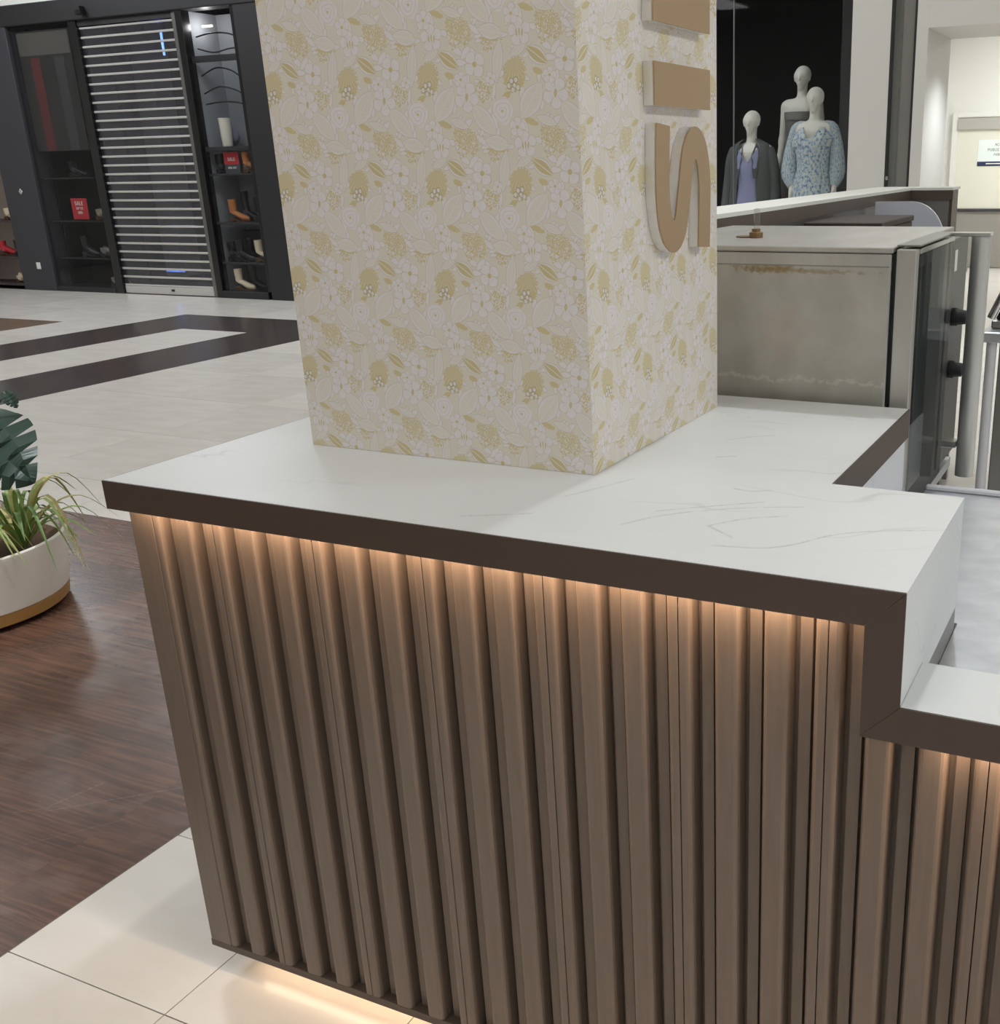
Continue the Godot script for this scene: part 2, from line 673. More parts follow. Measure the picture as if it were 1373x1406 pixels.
func floral() -> ImageTexture:     # the blue print of the dress
	var im := Image.create_empty(256, 256, false, Image.FORMAT_RGB8)
	var n := FastNoiseLite.new()
	n.seed = 77
	n.frequency = 1.0
	n.fractal_octaves = 3
	for y in 256:
		for x in 256:
			var s := n.get_noise_2d(x * 0.032, y * 0.017)
			var t := n.get_noise_2d(x * 0.045 + 300.0, y * 0.028)
			var c := c8(206, 220, 224).lerp(c8(160, 186, 210), smoothstep(0.0, 0.3, s))
			c = c.lerp(c8(110, 138, 172), smoothstep(0.25, 0.5, t))
			c = c.lerp(c8(226, 230, 214), smoothstep(0.15, 0.4, -t))
			im.set_pixel(x, y, c)
	return to_tex(im)

func materials() -> void:
	M.marble = mat(Color.WHITE, 0.36, 0.0, marble(), 1.0 / 1.4)
	M.paper = mat(Color.WHITE, 0.62, 0.0, wallpaper(), 1.0 / 0.158)
	M.wood = mat(Color.WHITE, 0.26, 0.0, wood(), 0.5)
	M.fascia = mat(c8(78, 63, 54), 0.45)
	M.cladding = mat(Color.WHITE, 0.36, 0.0, grain(3, 40.0, 3.0, c8(114, 99, 88), c8(121, 106, 94)), 2.0)
	M.tray = mat(c8(80, 67, 58), 0.4)
	M.tile = []
	for k in 4:
		var v := 1.0 - 0.012 * k
		M.tile.append(mat(Color(v, v, v), 0.2, 0.0, grain(40 + k, 3.0, 7.0, c8(226, 219, 210), c8(235, 229, 221), 128), 0.8))
	M.dark_tile = mat(Color.WHITE, 0.22, 0.0, grain(50, 14.0, 3.0, c8(66, 60, 58), c8(84, 76, 73), 128), 0.8)
	M.brown_tile = mat(Color.WHITE, 0.24, 0.0, grain(51, 14.0, 3.0, c8(110, 92, 76), c8(132, 112, 94), 128), 0.8)
	M.grout = mat(c8(104, 95, 86), 0.9)
	M.wall = mat(c8(214, 212, 206), 0.8)
	M.white = mat(c8(228, 227, 220), 0.6)
	M.white_panel = mat(c8(220, 220, 222), 0.35)
	M.ceiling = mat(c8(225, 223, 216), 0.85)
	M.black = mat(c8(33, 32, 34), 0.5)
	M.black_gloss = mat(c8(24, 23, 24), 0.25)
	M.charcoal = mat(c8(57, 56, 61), 0.6)
	M.dark_in = mat(c8(92, 90, 90), 0.85)
	M.steel = mat(Color.WHITE, 0.4, 0.85, grain(60, 14.0, 3.0, c8(184, 181, 174), c8(196, 193, 187)), 1.0)
	M.steel_work = mat(Color.WHITE, 0.4, 0.75, grain(62, 7.0, 12.0, c8(196, 198, 202), c8(214, 216, 220)), 1.2)
	M.chrome = mat(c8(206, 205, 202), 0.16, 1.0)
	M.grey_steel = mat(c8(150, 148, 144), 0.35, 0.7)
	M.rubber = mat(c8(22, 22, 24), 0.55)
	M.glass = pane(c8(120, 128, 126), 0.10)
	M.shop_glass = pane(c8(20, 22, 24), 0.10)
	M.oven_glass = pane(c8(40, 52, 52), 0.30)
	M.oven_glass.metallic_specular = 0.2
	M.shop_glass.metallic_specular = 0.25
	M.gold_face = mat(c8(178, 150, 116), 0.42, 0.25)
	M.acrylic = mat(c8(226, 222, 216), 0.14, 0.5)
	M.gold_band = mat(c8(196, 150, 88), 0.38, 0.3)
	M.pot = mat(Color.WHITE, 0.5, 0.0, grain(70, 4.0, 4.0, c8(240, 230, 218), c8(248, 239, 228), 128), 1.0)
	M.soil = mat(c8(96, 74, 52), 0.95)
	M.skin = mat(c8(244, 242, 230), 0.5)

# ------------------------------------------------------------------ scene
func _ready() -> void:
	set_view()
	materials()
	build_lights()
	build_shell()
	build_floor()
	build_counter()
	build_column()
	build_kiosk()
	build_planter()
	build_shoe_shop()
	build_dress_shop()
	build_corridor()

func set_view() -> void:
	var cam := Camera3D.new()
	cam.name = "camera"
	add_child(cam)
	cam.transform = Transform3D(Basis(Vector3(0.91255435, -0.01825593, -0.40854776), Vector3(-0.11906678, 0.94386372, -0.30813047), Vector3(0.39123862, 0.32983027, 0.85915327)), Vector3(0.22595744, 1.53985172, 1.18350658))
	cam.projection = Camera3D.PROJECTION_FRUSTUM
	cam.near = 0.1
	cam.far = 80.0
	cam.size = 0.1 * 0.96077393
	cam.frustum_offset = Vector2(-0.15556987, 0.02077813) * 0.1
	cam.current = true
	var env := Environment.new()
	env.background_mode = Environment.BG_COLOR
	env.background_color = Color(0.0, 0.0, 0.0)
	env.tonemap_mode = Environment.TONE_MAPPER_LINEAR
	env.tonemap_exposure = 0.97
	env.sdfgi_enabled = true
	env.ssao_enabled = true
	env.ssil_enabled = true
	var we := WorldEnvironment.new()
	we.name = "environment"
	we.environment = env
	add_child(we)

const CEIL := 4.6
func panel_light(at: Vector3, sx: float, sz: float, e: float, label: String) -> void:
	var t := thing("ceiling_light_panel", label, "light", at, 0.0, "ceiling light panels")
	part_box("frame", Vector3(-sx / 2 - 0.04, -0.02, -sz / 2 - 0.04), Vector3(sx / 2 + 0.04, 0.0, sz / 2 + 0.04), M.white, t, 0.004)
	part_box("diffuser", Vector3(-sx / 2, -0.03, -sz / 2), Vector3(sx / 2, -0.021, sz / 2), glow(c8(255, 250, 240), 1.6), t)
	var l := AreaLight3D.new()
	l.name = "panel_glow"
	l.area_size = Vector2(sx, sz)
	l.light_energy = e
	l.light_color = Color(0.93, 0.965, 1.0)
	l.shadow_enabled = true
	l.area_range = 60.0
	l.rotation_degrees.x = -90.0
	l.position = Vector3(0, -0.04, 0)
	t.add_child(l)

func build_lights() -> void:
	var words := ["over the shoe shop end of the aisle", "over the dark floor stripes", "over the left of the kiosk", "over the kiosk", "right of the kiosk"]
	var rows := ["far", "middle", "near", "nearest"]
	var xs := [-13.0, -9.0, -5.0, -1.2, 4.5]
	var zs := [-7.3, -3.0, 1.0, 5.0]
	for i in xs.size():
		for j in zs.size():
			var e := 2.3
			if j == 0:
				e = 8.0 if i < 3 else 1.0
			if j == 1 and i < 3:
				e = 1.9
			if i == 4 and j > 0:
				e = 9.0
			if i == 3 and j > 0:
				e = 1.35
			panel_light(Vector3(xs[i], CEIL, zs[j]), 1.5, 1.5, e, "square white ceiling light panel %s, %s row" % [words[i], rows[j]])
	# the downlight whose beam draws the sharp edge of the column's shadow on the counter
	downlight(Vector3(-0.44, CEIL, -2.5), Vector3(-0.3, 1.0, -0.9), 50.0, 4.2, 0.06, "small round ceiling downlight behind the wallpapered column")
	downlight(Vector3(-2.7, CEIL, 0.9), Vector3(-3.7, 0.2, -1.05), 13.0, 13.0, 0.06, "small round ceiling downlight above the cream planter")
	downlight(Vector3(-1.1, 2.5075, -8.7), Vector3(-1.3, 0.0, -8.72), 62.0, 1.8, 0.05, "small round downlight in the corridor portal soffit")

func downlight(at: Vector3, aim: Vector3, angle: float, e: float, size: float, label: String) -> void:
	var t := thing("ceiling_downlight", label, "light", at, 0.0, "round downlights")
	var st := stool()
	lathe(st, [Vector2(0.05, -0.03), Vector2(0.075, -0.03), Vector2(0.085, 0.0)], Vector3.ZERO, 28)
	obj("trim_ring", st, M.white, t)
	st = stool()
	lathe(st, [Vector2(0.0, -0.02), Vector2(0.05, -0.02), Vector2(0.05, -0.012), Vector2(0.0, -0.012)], Vector3.ZERO, 28)
	obj("bulb", st, glow(c8(255, 248, 236), 4.0), t)
	var s := SpotLight3D.new()
	s.name = "beam"
	s.light_energy = e
	s.light_color = Color(0.95, 0.975, 1.0)
	s.light_size = size
	s.spot_angle = angle
	s.spot_range = 30.0
	s.spot_attenuation = 2.0
	s.shadow_enabled = true
	s.position = Vector3(0, -0.05, 0)
	t.add_child(s)
	s.look_at_from_position(t.position + s.position, aim, Vector3.RIGHT)

func build_shell() -> void:
	var t := 0.2
	var c := structure("ceiling")
	part_box("ceiling_slab", Vector3(-17, CEIL, -9.6), Vector3(9, CEIL + t, 8.2), M.ceiling, c)
	var w := structure("wall_left")
	part_box("wall_slab", Vector3(-17.2, 0, -9.15), Vector3(-17, CEIL, 8), M.wall, w)
	w = structure("wall_right")
	part_box("wall_slab", Vector3(9, 0, -8.2), Vector3(9.2, CEIL, 8), M.wall, w)
	w = structure("wall_front")
	part_box("wall_slab", Vector3(-17, 0, 8), Vector3(9, CEIL, 8.2), M.wall, w)
	w = structure("wall_back")
	# bulkhead over the shoe shop, the return beside it, and the facade right of the dress shop
	part_box("bulkhead", Vector3(-17, 3.575, -9.35), Vector3(-7.6, CEIL, -9.15), M.wall, w)
	part_box("wall_slab", Vector3(-17, 0, -9.35), Vector3(-15.6, 3.575, -9.15), M.wall, w)
	part_box("wall_slab", Vector3(-7.6, 0, -9.35), Vector3(-5.4, CEIL, -9.15), M.wall, w)
	part_box("wall_slab", Vector3(-5.6, 0, -9.15), Vector3(-5.4, CEIL, -8.2), M.wall, w)

func build_floor() -> void:
	var f := structure("floor")
	part_box("floor_base", Vector3(-17, -0.2, -16), Vector3(9, -0.012, 8), M.grout, f)
	var wx := -1.805          # the timber inlay's right edge
	var wz := -2.09           # its far edge
	var gx := 0.889
	var gz := 0.875
	var g := 0.0018
	var meshes := {}
	var k := 0
	# far light tiles with the dark bands
	for i in 17:
		var x1 := wx - gx * i
		var x0 := x1 - gx
		for j in 9:
			var z1 := -2.53 - gz * (j - 1)
			var z0 := z1 - gz
			if j == 0:
				z1 = wz
				z0 = -2.53
			if j == 8:
				z0 = -9.15
			var m: Material = M.tile[(i * 7 + j * 5) % 4]
			var called := "floor_tile"
			# two dark bands run away from the viewer and join at their far end
			var in_u := (i == 6 or i == 8) and j >= 1 and j <= 6
			if (i == 7 and j == 6) or in_u or (i < 6 and i >= 5 and j == 6):
				m = M.dark_tile
				called = "dark_floor_tile"
			if i >= 10 and i <= 11 and j <= 5:
				m = M.brown_tile
				called = "brown_floor_tile"
			var key := "%d_%s" % [(1 if j == 0 else (2 if j == 8 else 0)), str(m.get_instance_id())]
			if not meshes.has(key):
				var st := stool()
				var h := Vector3((x1 - x0) / 2 - g, 0.005, (z1 - z0) / 2 - g)
				box(st, -h, h)
				var ms := st.commit()
				ms.surface_set_material(0, m)
				meshes[key] = ms
			piece(called, meshes[key], f, Vector3((x0 + x1) / 2, -0.005, (z0 + z1) / 2))
			k += 1
	# light tiles around the kiosk
	for i in range(0, 24):
		var x0 := wx + 0.45 * i
		for j in range(-4, 12):
			var z1 := 0.095 - 0.4445 * j
			if i > 8 or j > 5:
				continue
			var m: Material = M.tile[(i * 5 + j * 3 + 12) % 4]
			var key := "n%d" % ((i * 5 + j * 3 + 12) % 4)
			if not meshes.has(key):
				var st := stool()
				var h := Vector3(0.225 - g * 0.8, 0.005, 0.22225 - g * 0.8)
				box(st, -h, h)
				var ms := st.commit()
				ms.surface_set_material(0, m)
				meshes[key] = ms
			piece("floor_tile", meshes[key], f, Vector3(x0 + 0.225, -0.005, z1 - 0.22225))
	part_box("timber_inlay", Vector3(-17, -0.0115, wz), Vector3(wx, 0.0, 8), M.wood, f)
	part_box("inlay_trim", Vector3(wx - 0.0015, -0.011, wz), Vector3(wx + 0.0015, 0.0006, 8), M.grout, f)
	# the plain light floor out of clear view
	part_box("floor_slab", Vector3(2.3, -0.0115, -9.0), Vector3(9, 0.0, 8), M.tile[1], f)
	part_box("floor_slab", Vector3(wx, -0.0115, 1.9), Vector3(2.3, 0.0, 8), M.tile[1], f)
	part_box("floor_slab", Vector3(wx, -0.0115, -9.0), Vector3(2.3, 0.0, -2.575), M.tile[0], f)

func led(called: String, from: Vector3, to: Vector3, wide: float, aim: Vector3, e: float, parent: Node) -> void:
	var c := (from + to) / 2.0
	var l := (to - from).length()
	part_box(called, Vector3(from.x, c.y, c.z - wide / 2), Vector3(to.x, c.y + 0.004, c.z + wide / 2), glow(c8(255, 226, 190), 3.0), parent)
	var a := AreaLight3D.new()
	a.name = called + "_glow"
	a.area_size = Vector2(l, wide)
	a.light_energy = e
	a.light_color = Color(1.0, 0.865, 0.72)
	a.shadow_enabled = true
	a.area_range = 20.0
	parent.add_child(a)
	var at := Vector3(c.x, c.y - 0.003, c.z)
	a.look_at_from_position(at, at + aim, Vector3(0, 0, 1) if absf(aim.normalized().y) > 0.9 else Vector3.UP)

func build_counter() -> void:
	var t := thing("service_counter", "fluted brown service counter with white marble-look top around the column", "counter")
	var FT := 0.05
	var ov := 0.04          # the top stands this far in front of the cladding
	# marble slab, L-shaped with the notch behind the step
	var st := stool()
	var poly := PackedVector2Array([Vector2(-1.356, -0.003), Vector2(-0.0, -0.003), Vector2(-0.0, -0.41), Vector2(-0.2075, -0.41), Vector2(-0.2075, -0.987), Vector2(-1.356, -0.987)])
	extrude(st, poly, TOP - 0.02, TOP, Transform3D(Basis(Vector3(1, 0, 0), Vector3(0, 0, 1), Vector3(0, 1, 0)), Vector3.ZERO))
	obj("marble_top", st, M.marble, t).set_meta("label", "white top with thin grey veins")
	# brown edging
	st = stool()
	var fz := Transform3D(Basis(Vector3(1, 0, 0), Vector3(0, 1, 0), Vector3(0, 0, 1)), Vector3.ZERO)
	var fw := 0.0486
	extrude(st, PackedVector2Array([Vector2(-1.357, TOP - 0.0004), Vector2(-1.357, TOP - FT), Vector2(-fw - 0.0004, TOP - FT), Vector2(-0.0004, TOP - 0.0004)]), -0.0028, 0.0, fz)
	obj("front_fascia", st, M.fascia, t)
	st = stool()
	extrude(st, PackedVector2Array([Vector2(0, TOP - 0.0008), Vector2(-fw, TOP - FT - 0.0004), Vector2(-fw, LEDGE - FT + 0.0004), Vector2(0.0, LEDGE + 0.0004)]), -0.0028, 0.0, fz)
	obj("step_fascia", st, M.fascia, t)
	st = stool()
	extrude(st, PackedVector2Array([Vector2(0, LEDGE - 0.0004), Vector2(-fw, LEDGE - FT), Vector2(1.3, LEDGE - FT), Vector2(1.3, LEDGE - 0.0004)]), -0.0028, 0.0, fz)
	obj("ledge_fascia", st, M.fascia, t)
	part_box("notch_fascia", Vector3(-0.2075, TOP - 0.06, -0.987), Vector3(-0.2045, TOP - 0.0004, -0.4105), M.fascia, t)
	part_box("notch_fascia", Vector3(-0.2044, TOP - 0.06, -0.41), Vector3(-0.0125, TOP - 0.021, -0.407), M.fascia, t)
	part_box("end_fascia", Vector3(-1.359, TOP - FT, -0.987), Vector3(-1.357, TOP - 0.0004, -0.018), M.fascia, t)
	# step side, ledge
	part_box("step_side_panel", Vector3(-0.012, LEDGE - 0.025, -0.41), Vector3(0.0, TOP - 0.0203, -0.003), M.marble, t)
	part_box("step_base_strip", Vector3(-0.010, WORK - 0.02, -0.43), Vector3(-0.004, LEDGE - 0.026, -0.1395), M.grey_steel, t)
	part_box("marble_ledge", Vector3(0.0005, LEDGE - 0.022, -0.139), Vector3(1.3, LEDGE, -0.003), M.marble, t)
	# carcass
	part_box("body", Vector3(-1.30, 0.08, -0.975), Vector3(-0.2175, TOP - 0.021, -0.0755), M.white_panel, t)
	part_box("body", Vector3(-0.2165, 0.08, -0.40), Vector3(-0.0125, TOP - 0.062, -0.075), M.white_panel, t)
	part_box("body", Vector3(-0.012, 0.08, -0.135), Vector3(1.3, LEDGE - 0.023, -0.075), M.white_panel, t)
	part_box("side_door", Vector3(-0.2170, 0.10, -0.70), Vector3(-0.2085, TOP - 0.0605, -0.406), M.white_panel, t, 0.001)
	part_box("side_door", Vector3(-0.2170, 0.10, -0.975), Vector3(-0.2085, TOP - 0.0605, -0.703), M.white_panel, t, 0.001)
	# end stile, left end board
	part_box("end_stile", Vector3(-1.357, 0.06, -0.062), Vector3(-1.3035, TOP - FT - 0.0005, -ov), M.cladding, t, 0.0012)
	part_box("end_panel", Vector3(-1.357, 0.06, -0.985), Vector3(-1.345, TOP - FT - 0.0005, -0.0625), M.fascia, t)
	# fluted boards: a seam in the middle of every third rib
	var seam0 := -1.164 - 0.212
	for b in 13:
		var x0 := seam0 + 0.212 * b
		var bn := MeshInstance3D.new()
		bn.name = "cladding_board"
		t.add_child(bn, true)
		var web := stool()
		var p := 0.212 / 3.0
		var cen := [x0, x0 + p, x0 + 2 * p, x0 + 0.212]
		for i in 4:
			var l: float = cen[i] - 0.0185
			var r: float = cen[i] + 0.0185
			if i == 0:
				l = x0 + 0.0007
			if i == 3:
				r = x0 + 0.2113
			var top := TOP - 0.0215 if (l + r) / 2 < -0.02 else LEDGE - 0.0235
			if (l + r) / 2 > -0.07 and (l + r) / 2 < -0.02:
				top = LEDGE - FT - 0.0003
			if r > -1.303 and l < 1.3:
				l = maxf(l, -1.302)
				var rs := stool()
				var q := 0.006
				var prof := PackedVector2Array()
				if i == 0 or l == -1.302:
					prof.append_array([Vector2(l, -0.0322), Vector2(l, -0.0008), Vector2(l + 0.0008, 0.0)])
				else:
					prof.append_array([Vector2(l, -0.0322), Vector2(l, -0.008), Vector2(l + 0.0015, -0.0035), Vector2(l + 0.004, -0.001), Vector2(l + 0.0075, 0.0)])
				if i == 3:
					prof.append_array([Vector2(r - 0.0008, 0.0), Vector2(r, -0.0008), Vector2(r, -0.0322)])
				else:
					prof.append_array([Vector2(r - 0.0075, 0.0), Vector2(r - 0.004, -0.001), Vector2(r - 0.0015, -0.0035), Vector2(r, -0.008), Vector2(r, -0.0322)])
				extrude(rs, prof, 0.0765, top, Transform3D(Basis(Vector3(1, 0, 0), Vector3(0, 0, 1), Vector3(0, 1, 0)), Vector3(0, 0, -ov)))
				obj("rib", rs, M.cladding, bn)
			if i < 3:
				var wl: float = cen[i] - 0.0
				var wr: float = cen[i + 1]
				if wr > -1.30 and wl < 1.3:
					wl = maxf(wl, -1.302)
					var wt := TOP - 0.0215 if wr < 0.0 else LEDGE - 0.0235
					box(web, Vector3(wl + 0.0005, 0.0765, -0.0745), Vector3(wr - 0.0005, wt, -ov - 0.0325))
					if wl < -1.301:
						wl = -1.31
					# a raised flat between two deep grooves
					box(web, Vector3(wl + 0.0185 + 0.0095, 0.0765, -0.0724), Vector3(wr - 0.0185 - 0.007, wt, -ov - 0.019))
		bn.mesh = web.commit()
		if bn.mesh.get_surface_count() > 0:
			bn.mesh.surface_set_material(0, M.cladding)
	part_box("base_tray", Vector3(-1.358, 0.060, -0.075), Vector3(1.3, 0.076, -ov + 0.0005), M.tray, t, 0.001)
	part_box("toe_kick", Vector3(-1.30, 0.0, -0.16), Vector3(1.3, 0.0595, -0.15), M.fascia, t)
	led("light_strip", Vector3(-1.33, TOP - 0.026, -0.027), Vector3(-0.075, TOP - 0.026, -0.027), 0.009, Vector3(0, -1, -0.35), 0.45, t)
	led("light_strip", Vector3(0.05, LEDGE - 0.028, -0.027), Vector3(1.29, LEDGE - 0.028, -0.027), 0.009, Vector3(0, -1, -0.35), 0.45, t)
	led("toe_light_strip", Vector3(-1.28, 0.052, -0.085), Vector3(1.25, 0.052, -0.085), 0.01, Vector3(0, -1, 0.15), 0.07, t)

func s_outline() -> PackedVector2Array:       # an S, 0.245 tall and 0.22 wide, about its middle
	var mid := []
	for p in curve([Vector3(0.107, 0.0900, 0), Vector3(0.05, 0.0940, 0), Vector3(-0.015, 0.0945, 0), Vector3(-0.062, 0.080, 0), Vector3(-0.079, 0.049, 0), Vector3(-0.058, 0.019, 0), Vector3(0, 0, 0),
			Vector3(0.058, -0.019, 0), Vector3(0.079, -0.049, 0), Vector3(0.062, -0.080, 0), Vector3(0.015, -0.0945, 0), Vector3(-0.05, -0.0940, 0), Vector3(-0.107, -0.0900, 0)], 6):
		mid.append(Vector2(p.x, p.y))
	var l := PackedVector2Array()
	var r := PackedVector2Array()
	for i in mid.size():
		var d: Vector2 = (mid[mini(i + 1, mid.size() - 1)] - mid[maxi(i - 1, 0)]).normalized()
		var n := Vector2(-d.y, d.x)
		l.append(mid[i] + n * 0.0275)
		r.append(mid[i] - n * 0.0275)
	r.reverse()
	l.append_array(r)
	return l

func build_column() -> void:
	var t := thing("column", "square column papered in a cream and gold floral print", "column")
	var x0 := -1.1835
	var x1 := -0.587
	var z0 := -0.8764
	var z1 := -0.3196
	part_box("core", Vector3(x0 + 0.004, TOP + 0.0005, z0 + 0.004), Vector3(x1 - 0.004, CEIL - 0.001, z1 - 0.004), M.wall, t)
	for q in [[Vector3(x0, TOP + 0.0005, z1 - 0.0035), Vector3(x1, CEIL - 0.001, z1)], [Vector3(x1 - 0.0035, TOP + 0.0005, z0), Vector3(x1, CEIL - 0.001, z1 - 0.004)],
			[Vector3(x0, TOP + 0.0005, z0), Vector3(x1 - 0.004, CEIL - 0.001, z0 + 0.0035)], [Vector3(x0, TOP + 0.0005, z0 + 0.004), Vector3(x0 + 0.0035, CEIL - 0.001, z1 - 0.004)]]:
		part_box("wallpaper_face", q[0], q[1], M.paper, t)
	# raised letters on the right-hand face, lying on their side and read downwards
	# letter x runs down (-y), letter y runs away (-z): local z is out of the wall (+x)
	var turn := Basis(Vector3(0, -1, 0), Vector3(0, 0, -1), Vector3(1, 0, 0))
	var cz := -0.667
	var s := thing("letter_s", "bronze raised letter S lying on its side on the column", "letter", Vector3(x1, 1.4925, cz))
	var st := stool()
	extrude(st, s_outline(), 0.0006, 0.0185, Transform3D(turn, Vector3.ZERO))
	obj("edge", st, M.acrylic, s).set_meta("label", "clear shiny edge")
	st = stool()
	extrude(st, s_outline(), 0.0187, 0.0215, Transform3D(turn, Vector3.ZERO))
	obj("face", st, M.gold_face, s)
	var names := ["bronze raised bar letter directly above the S on the column", "topmost bronze bar letter cut by the upper edge of the picture"]
	for k in 2:
		var b := thing("letter_bar", names[k], "letter", Vector3(x1, 1.6625 + 0.128 * k, cz), 0.0, "bronze bar letters")
		var o := PackedVector2Array([Vector2(-0.034, -0.1225), Vector2(0.034, -0.1225), Vector2(0.034, 0.1225), Vector2(-0.034, 0.1225)])
		st = stool()
		extrude(st, o, 0.0006, 0.0185, Transform3D(turn, Vector3.ZERO))
		obj("edge", st, M.acrylic, b).set_meta("label", "clear shiny edge")
		st = stool()
		extrude(st, o, 0.0187, 0.0215, Transform3D(turn, Vector3.ZERO))
		obj("face", st, M.gold_face, b)

func build_kiosk() -> void:
	# stainless worktop behind the step
	var t := thing("steel_worktop", "scratched stainless steel worktop behind the counter step", "worktop")
	var st := stool()
	extrude(st, PackedVector2Array([Vector2(-0.003, -0.141), Vector2(1.3, -0.141), Vector2(1.3, -1.2), Vector2(-0.198, -1.2), Vector2(-0.198, -0.46), Vector2(-0.003, -0.46)]), WORK - 0.018, WORK, Transform3D(Basis(Vector3(1, 0, 0), Vector3(0, 0, 1), Vector3(0, 1, 0)), Vector3.ZERO))
	obj("top", st, M.steel_work, t)
	part_box("rear_rim", Vector3(-0.198, WORK + 0.0003, -1.2), Vector3(1.3, WORK + 0.012, -1.185), M.white_panel, t, 0.003)
	part_box("cabinet", Vector3(0.0, 0.08, -1.15), Vector3(1.3, WORK - 0.0185, -0.17), M.white_panel, t)
	part_box("plinth", Vector3(0.02, 0.0, -1.12), Vector3(1.3, 0.0795, -0.2), M.fascia, t)

	# oven
	var o := thing("oven", "stained stainless steel oven with open-edged glass door behind the column", "oven")
	var ox0 := -0.87
	var ox1 := -0.268
	var oz0 := -1.72
	var oz1 := -1.03
	var ob := 0.865
	var ot := 1.368
	part_box("body", Vector3(ox0, ob, oz0), Vector3(ox1, ot - 0.012, oz1), M.steel, o, 0.003)
	part_box("top_plate", Vector3(ox0 - 0.004, ot - 0.0115, oz0 - 0.004), Vector3(ox1 + 0.004, ot, oz1 + 0.006), M.steel, o, 0.002)
	part_box("side_panel", Vector3(ox0 + 0.004, ob + 0.004, oz1 + 0.0003), Vector3(ox1 - 0.002, ot - 0.040, oz1 + 0.0025), mat(Color.WHITE, 0.42, 0.6, oven_stains(), 1.0), o, 0.001)
	part_box("side_top_panel", Vector3(ox0 + 0.004, ot - 0.0385, oz1 + 0.0003), Vector3(ox1 - 0.002, ot - 0.013, oz1 + 0.0025), M.steel, o, 0.001)
	part_box("door_gap", Vector3(ox1 + 0.0003, ob, oz0 + 0.02), Vector3(ox1 + 0.0095, ot - 0.013, oz1 - 0.012), M.rubber, o)
	# vent stub with rust below it
	st = stool()
	lathe(st, [Vector2(0.016, 0.0), Vector2(0.016, 0.012), Vector2(0.010, 0.014), Vector2(0.010, 0.02), Vector2(0.0, 0.02)], Vector3(-0.64, ot + 0.0003, -1.26), 16)
	obj("vent_cap", st, mat(c8(132, 104, 70), 0.5, 0.4), o).set_meta("label", "small brown vent cap")
	st = stool()
	lathe(st, [Vector2(0.024, 0.0), Vector2(0.024, 0.003), Vector2(0.0, 0.003)], Vector3(-0.668, ot + 0.0002, -1.27), 16)
	obj("vent_flange", st, mat(c8(120, 98, 72), 0.6, 0.3), o)
	st = stool()
	lathe(st, [Vector2(0.007, 0.0), Vector2(0.007, 0.045), Vector2(0.0, 0.045)], Vector3(-0.638, ot + 0.0203, -1.26), 12)
	obj("vent_tube", st, M.glass, o).set_meta("label", "clear tube")
	# front frame and glass door on the right-hand side
	var dx0 := ox1 + 0.010
	var dx1 := -0.214
	var zf := -1.03
	var zd := -1.45
	var d := part_box("door_frame", Vector3(dx0, ob, zf - 0.030), Vector3(dx1 - 0.004, ot - 0.004, zf), M.steel, o, 0.0015)
	part_box("door_glass", Vector3(dx1 - 0.006, 0.79, zd), Vector3(dx1, ot - 0.016, zf - 0.031), M.oven_glass, d)
	part_box("top_rail", Vector3(dx0, ot - 0.015, zd), Vector3(dx1 - 0.0005, ot - 0.004, zf - 0.0305), M.chrome, d, 0.001)
	part_box("inner_gasket", Vector3(dx0 + 0.004, ob, zf - 0.055), Vector3(dx1 - 0.012, ot - 0.02, zf - 0.036), mat(c8(48, 54, 54), 0.4), d)
	part_box("inner_stile", Vector3(dx0 + 0.004, 0.79, zd + 0.01), Vector3(dx1 - 0.012, ot - 0.02, zd + 0.05), M.grey_steel, d)
	part_box("hinge_plate", Vector3(ox1 + 0.006, ot + 0.0003, zd - 0.02), Vector3(dx1, ot + 0.004, zf - 0.02), M.grey_steel, d, 0.001)
	part_box("chamber", Vector3(ox1 + 0.0097, 0.951, zd + 0.052), Vector3(ox1 + 0.012, ot - 0.06, zf - 0.058), M.black_gloss, o)
	part_box("chamber_header", Vector3(ox1 + 0.0097, ot - 0.0595, zd + 0.052), Vector3(ox1 + 0.014, ot - 0.02, zf - 0.058), mat(c8(92, 88, 82), 0.4, 0.4), o)
	part_box("drip_tray", Vector3(ox1 + 0.0097, 0.79, zd + 0.052), Vector3(ox1 + 0.016, 0.9505, zf - 0.058), M.white_panel, o, 0.002)
	# control column with two knobs
	part_box("control_panel", Vector3(dx0, 0.79, oz0 + 0.01), Vector3(dx1 - 0.010, ot - 0.016, zd - 0.012), mat(c8(112, 110, 106), 0.4, 0.5), o, 0.002)
	part_box("notice", Vector3(dx1 - 0.0098, 1.275, -1.555), Vector3(dx1 - 0.0090, 1.325, -1.52), M.white, o)
	for y in [1.165, 1.035]:
		var kn := stool()
		var rings := []
		for q in [[0.0, 0.022], [0.012, 0.022], [0.014, 0.019], [0.032, 0.017], [0.035, 0.013]]:
			rings.append(ring(Vector3(dx1 - 0.0085 + q[0], y, -1.535), Vector3(0, q[1], 0), Vector3(0, 0, q[1]), 18))
		loft(kn, rings)
		obj("knob", kn, M.rubber, o)
	var hst := stool()
	var hx := -0.148
	var hz := -1.41
	tube(hst, [Vector3(hx, 0.80, hz), Vector3(hx, 0.81, hz), Vector3(hx, 1.366, hz)], 0.022, 18)
	obj("handle", hst, mat(c8(206, 204, 200), 0.3, 0.55), o).set_meta("label", "long vertical tubular steel handle")
	part_box("handle_bracket", Vector3(dx1 - 0.004, 1.3665, hz - 0.022), Vector3(hx + 0.022, 1.3745, hz + 0.022), M.chrome, o, 0.001)
	part_box("handle_bracket", Vector3(dx1 + 0.0005, 0.87, hz - 0.018), Vector3(hx - 0.0225, 0.885, hz + 0.018), M.chrome, o, 0.001)
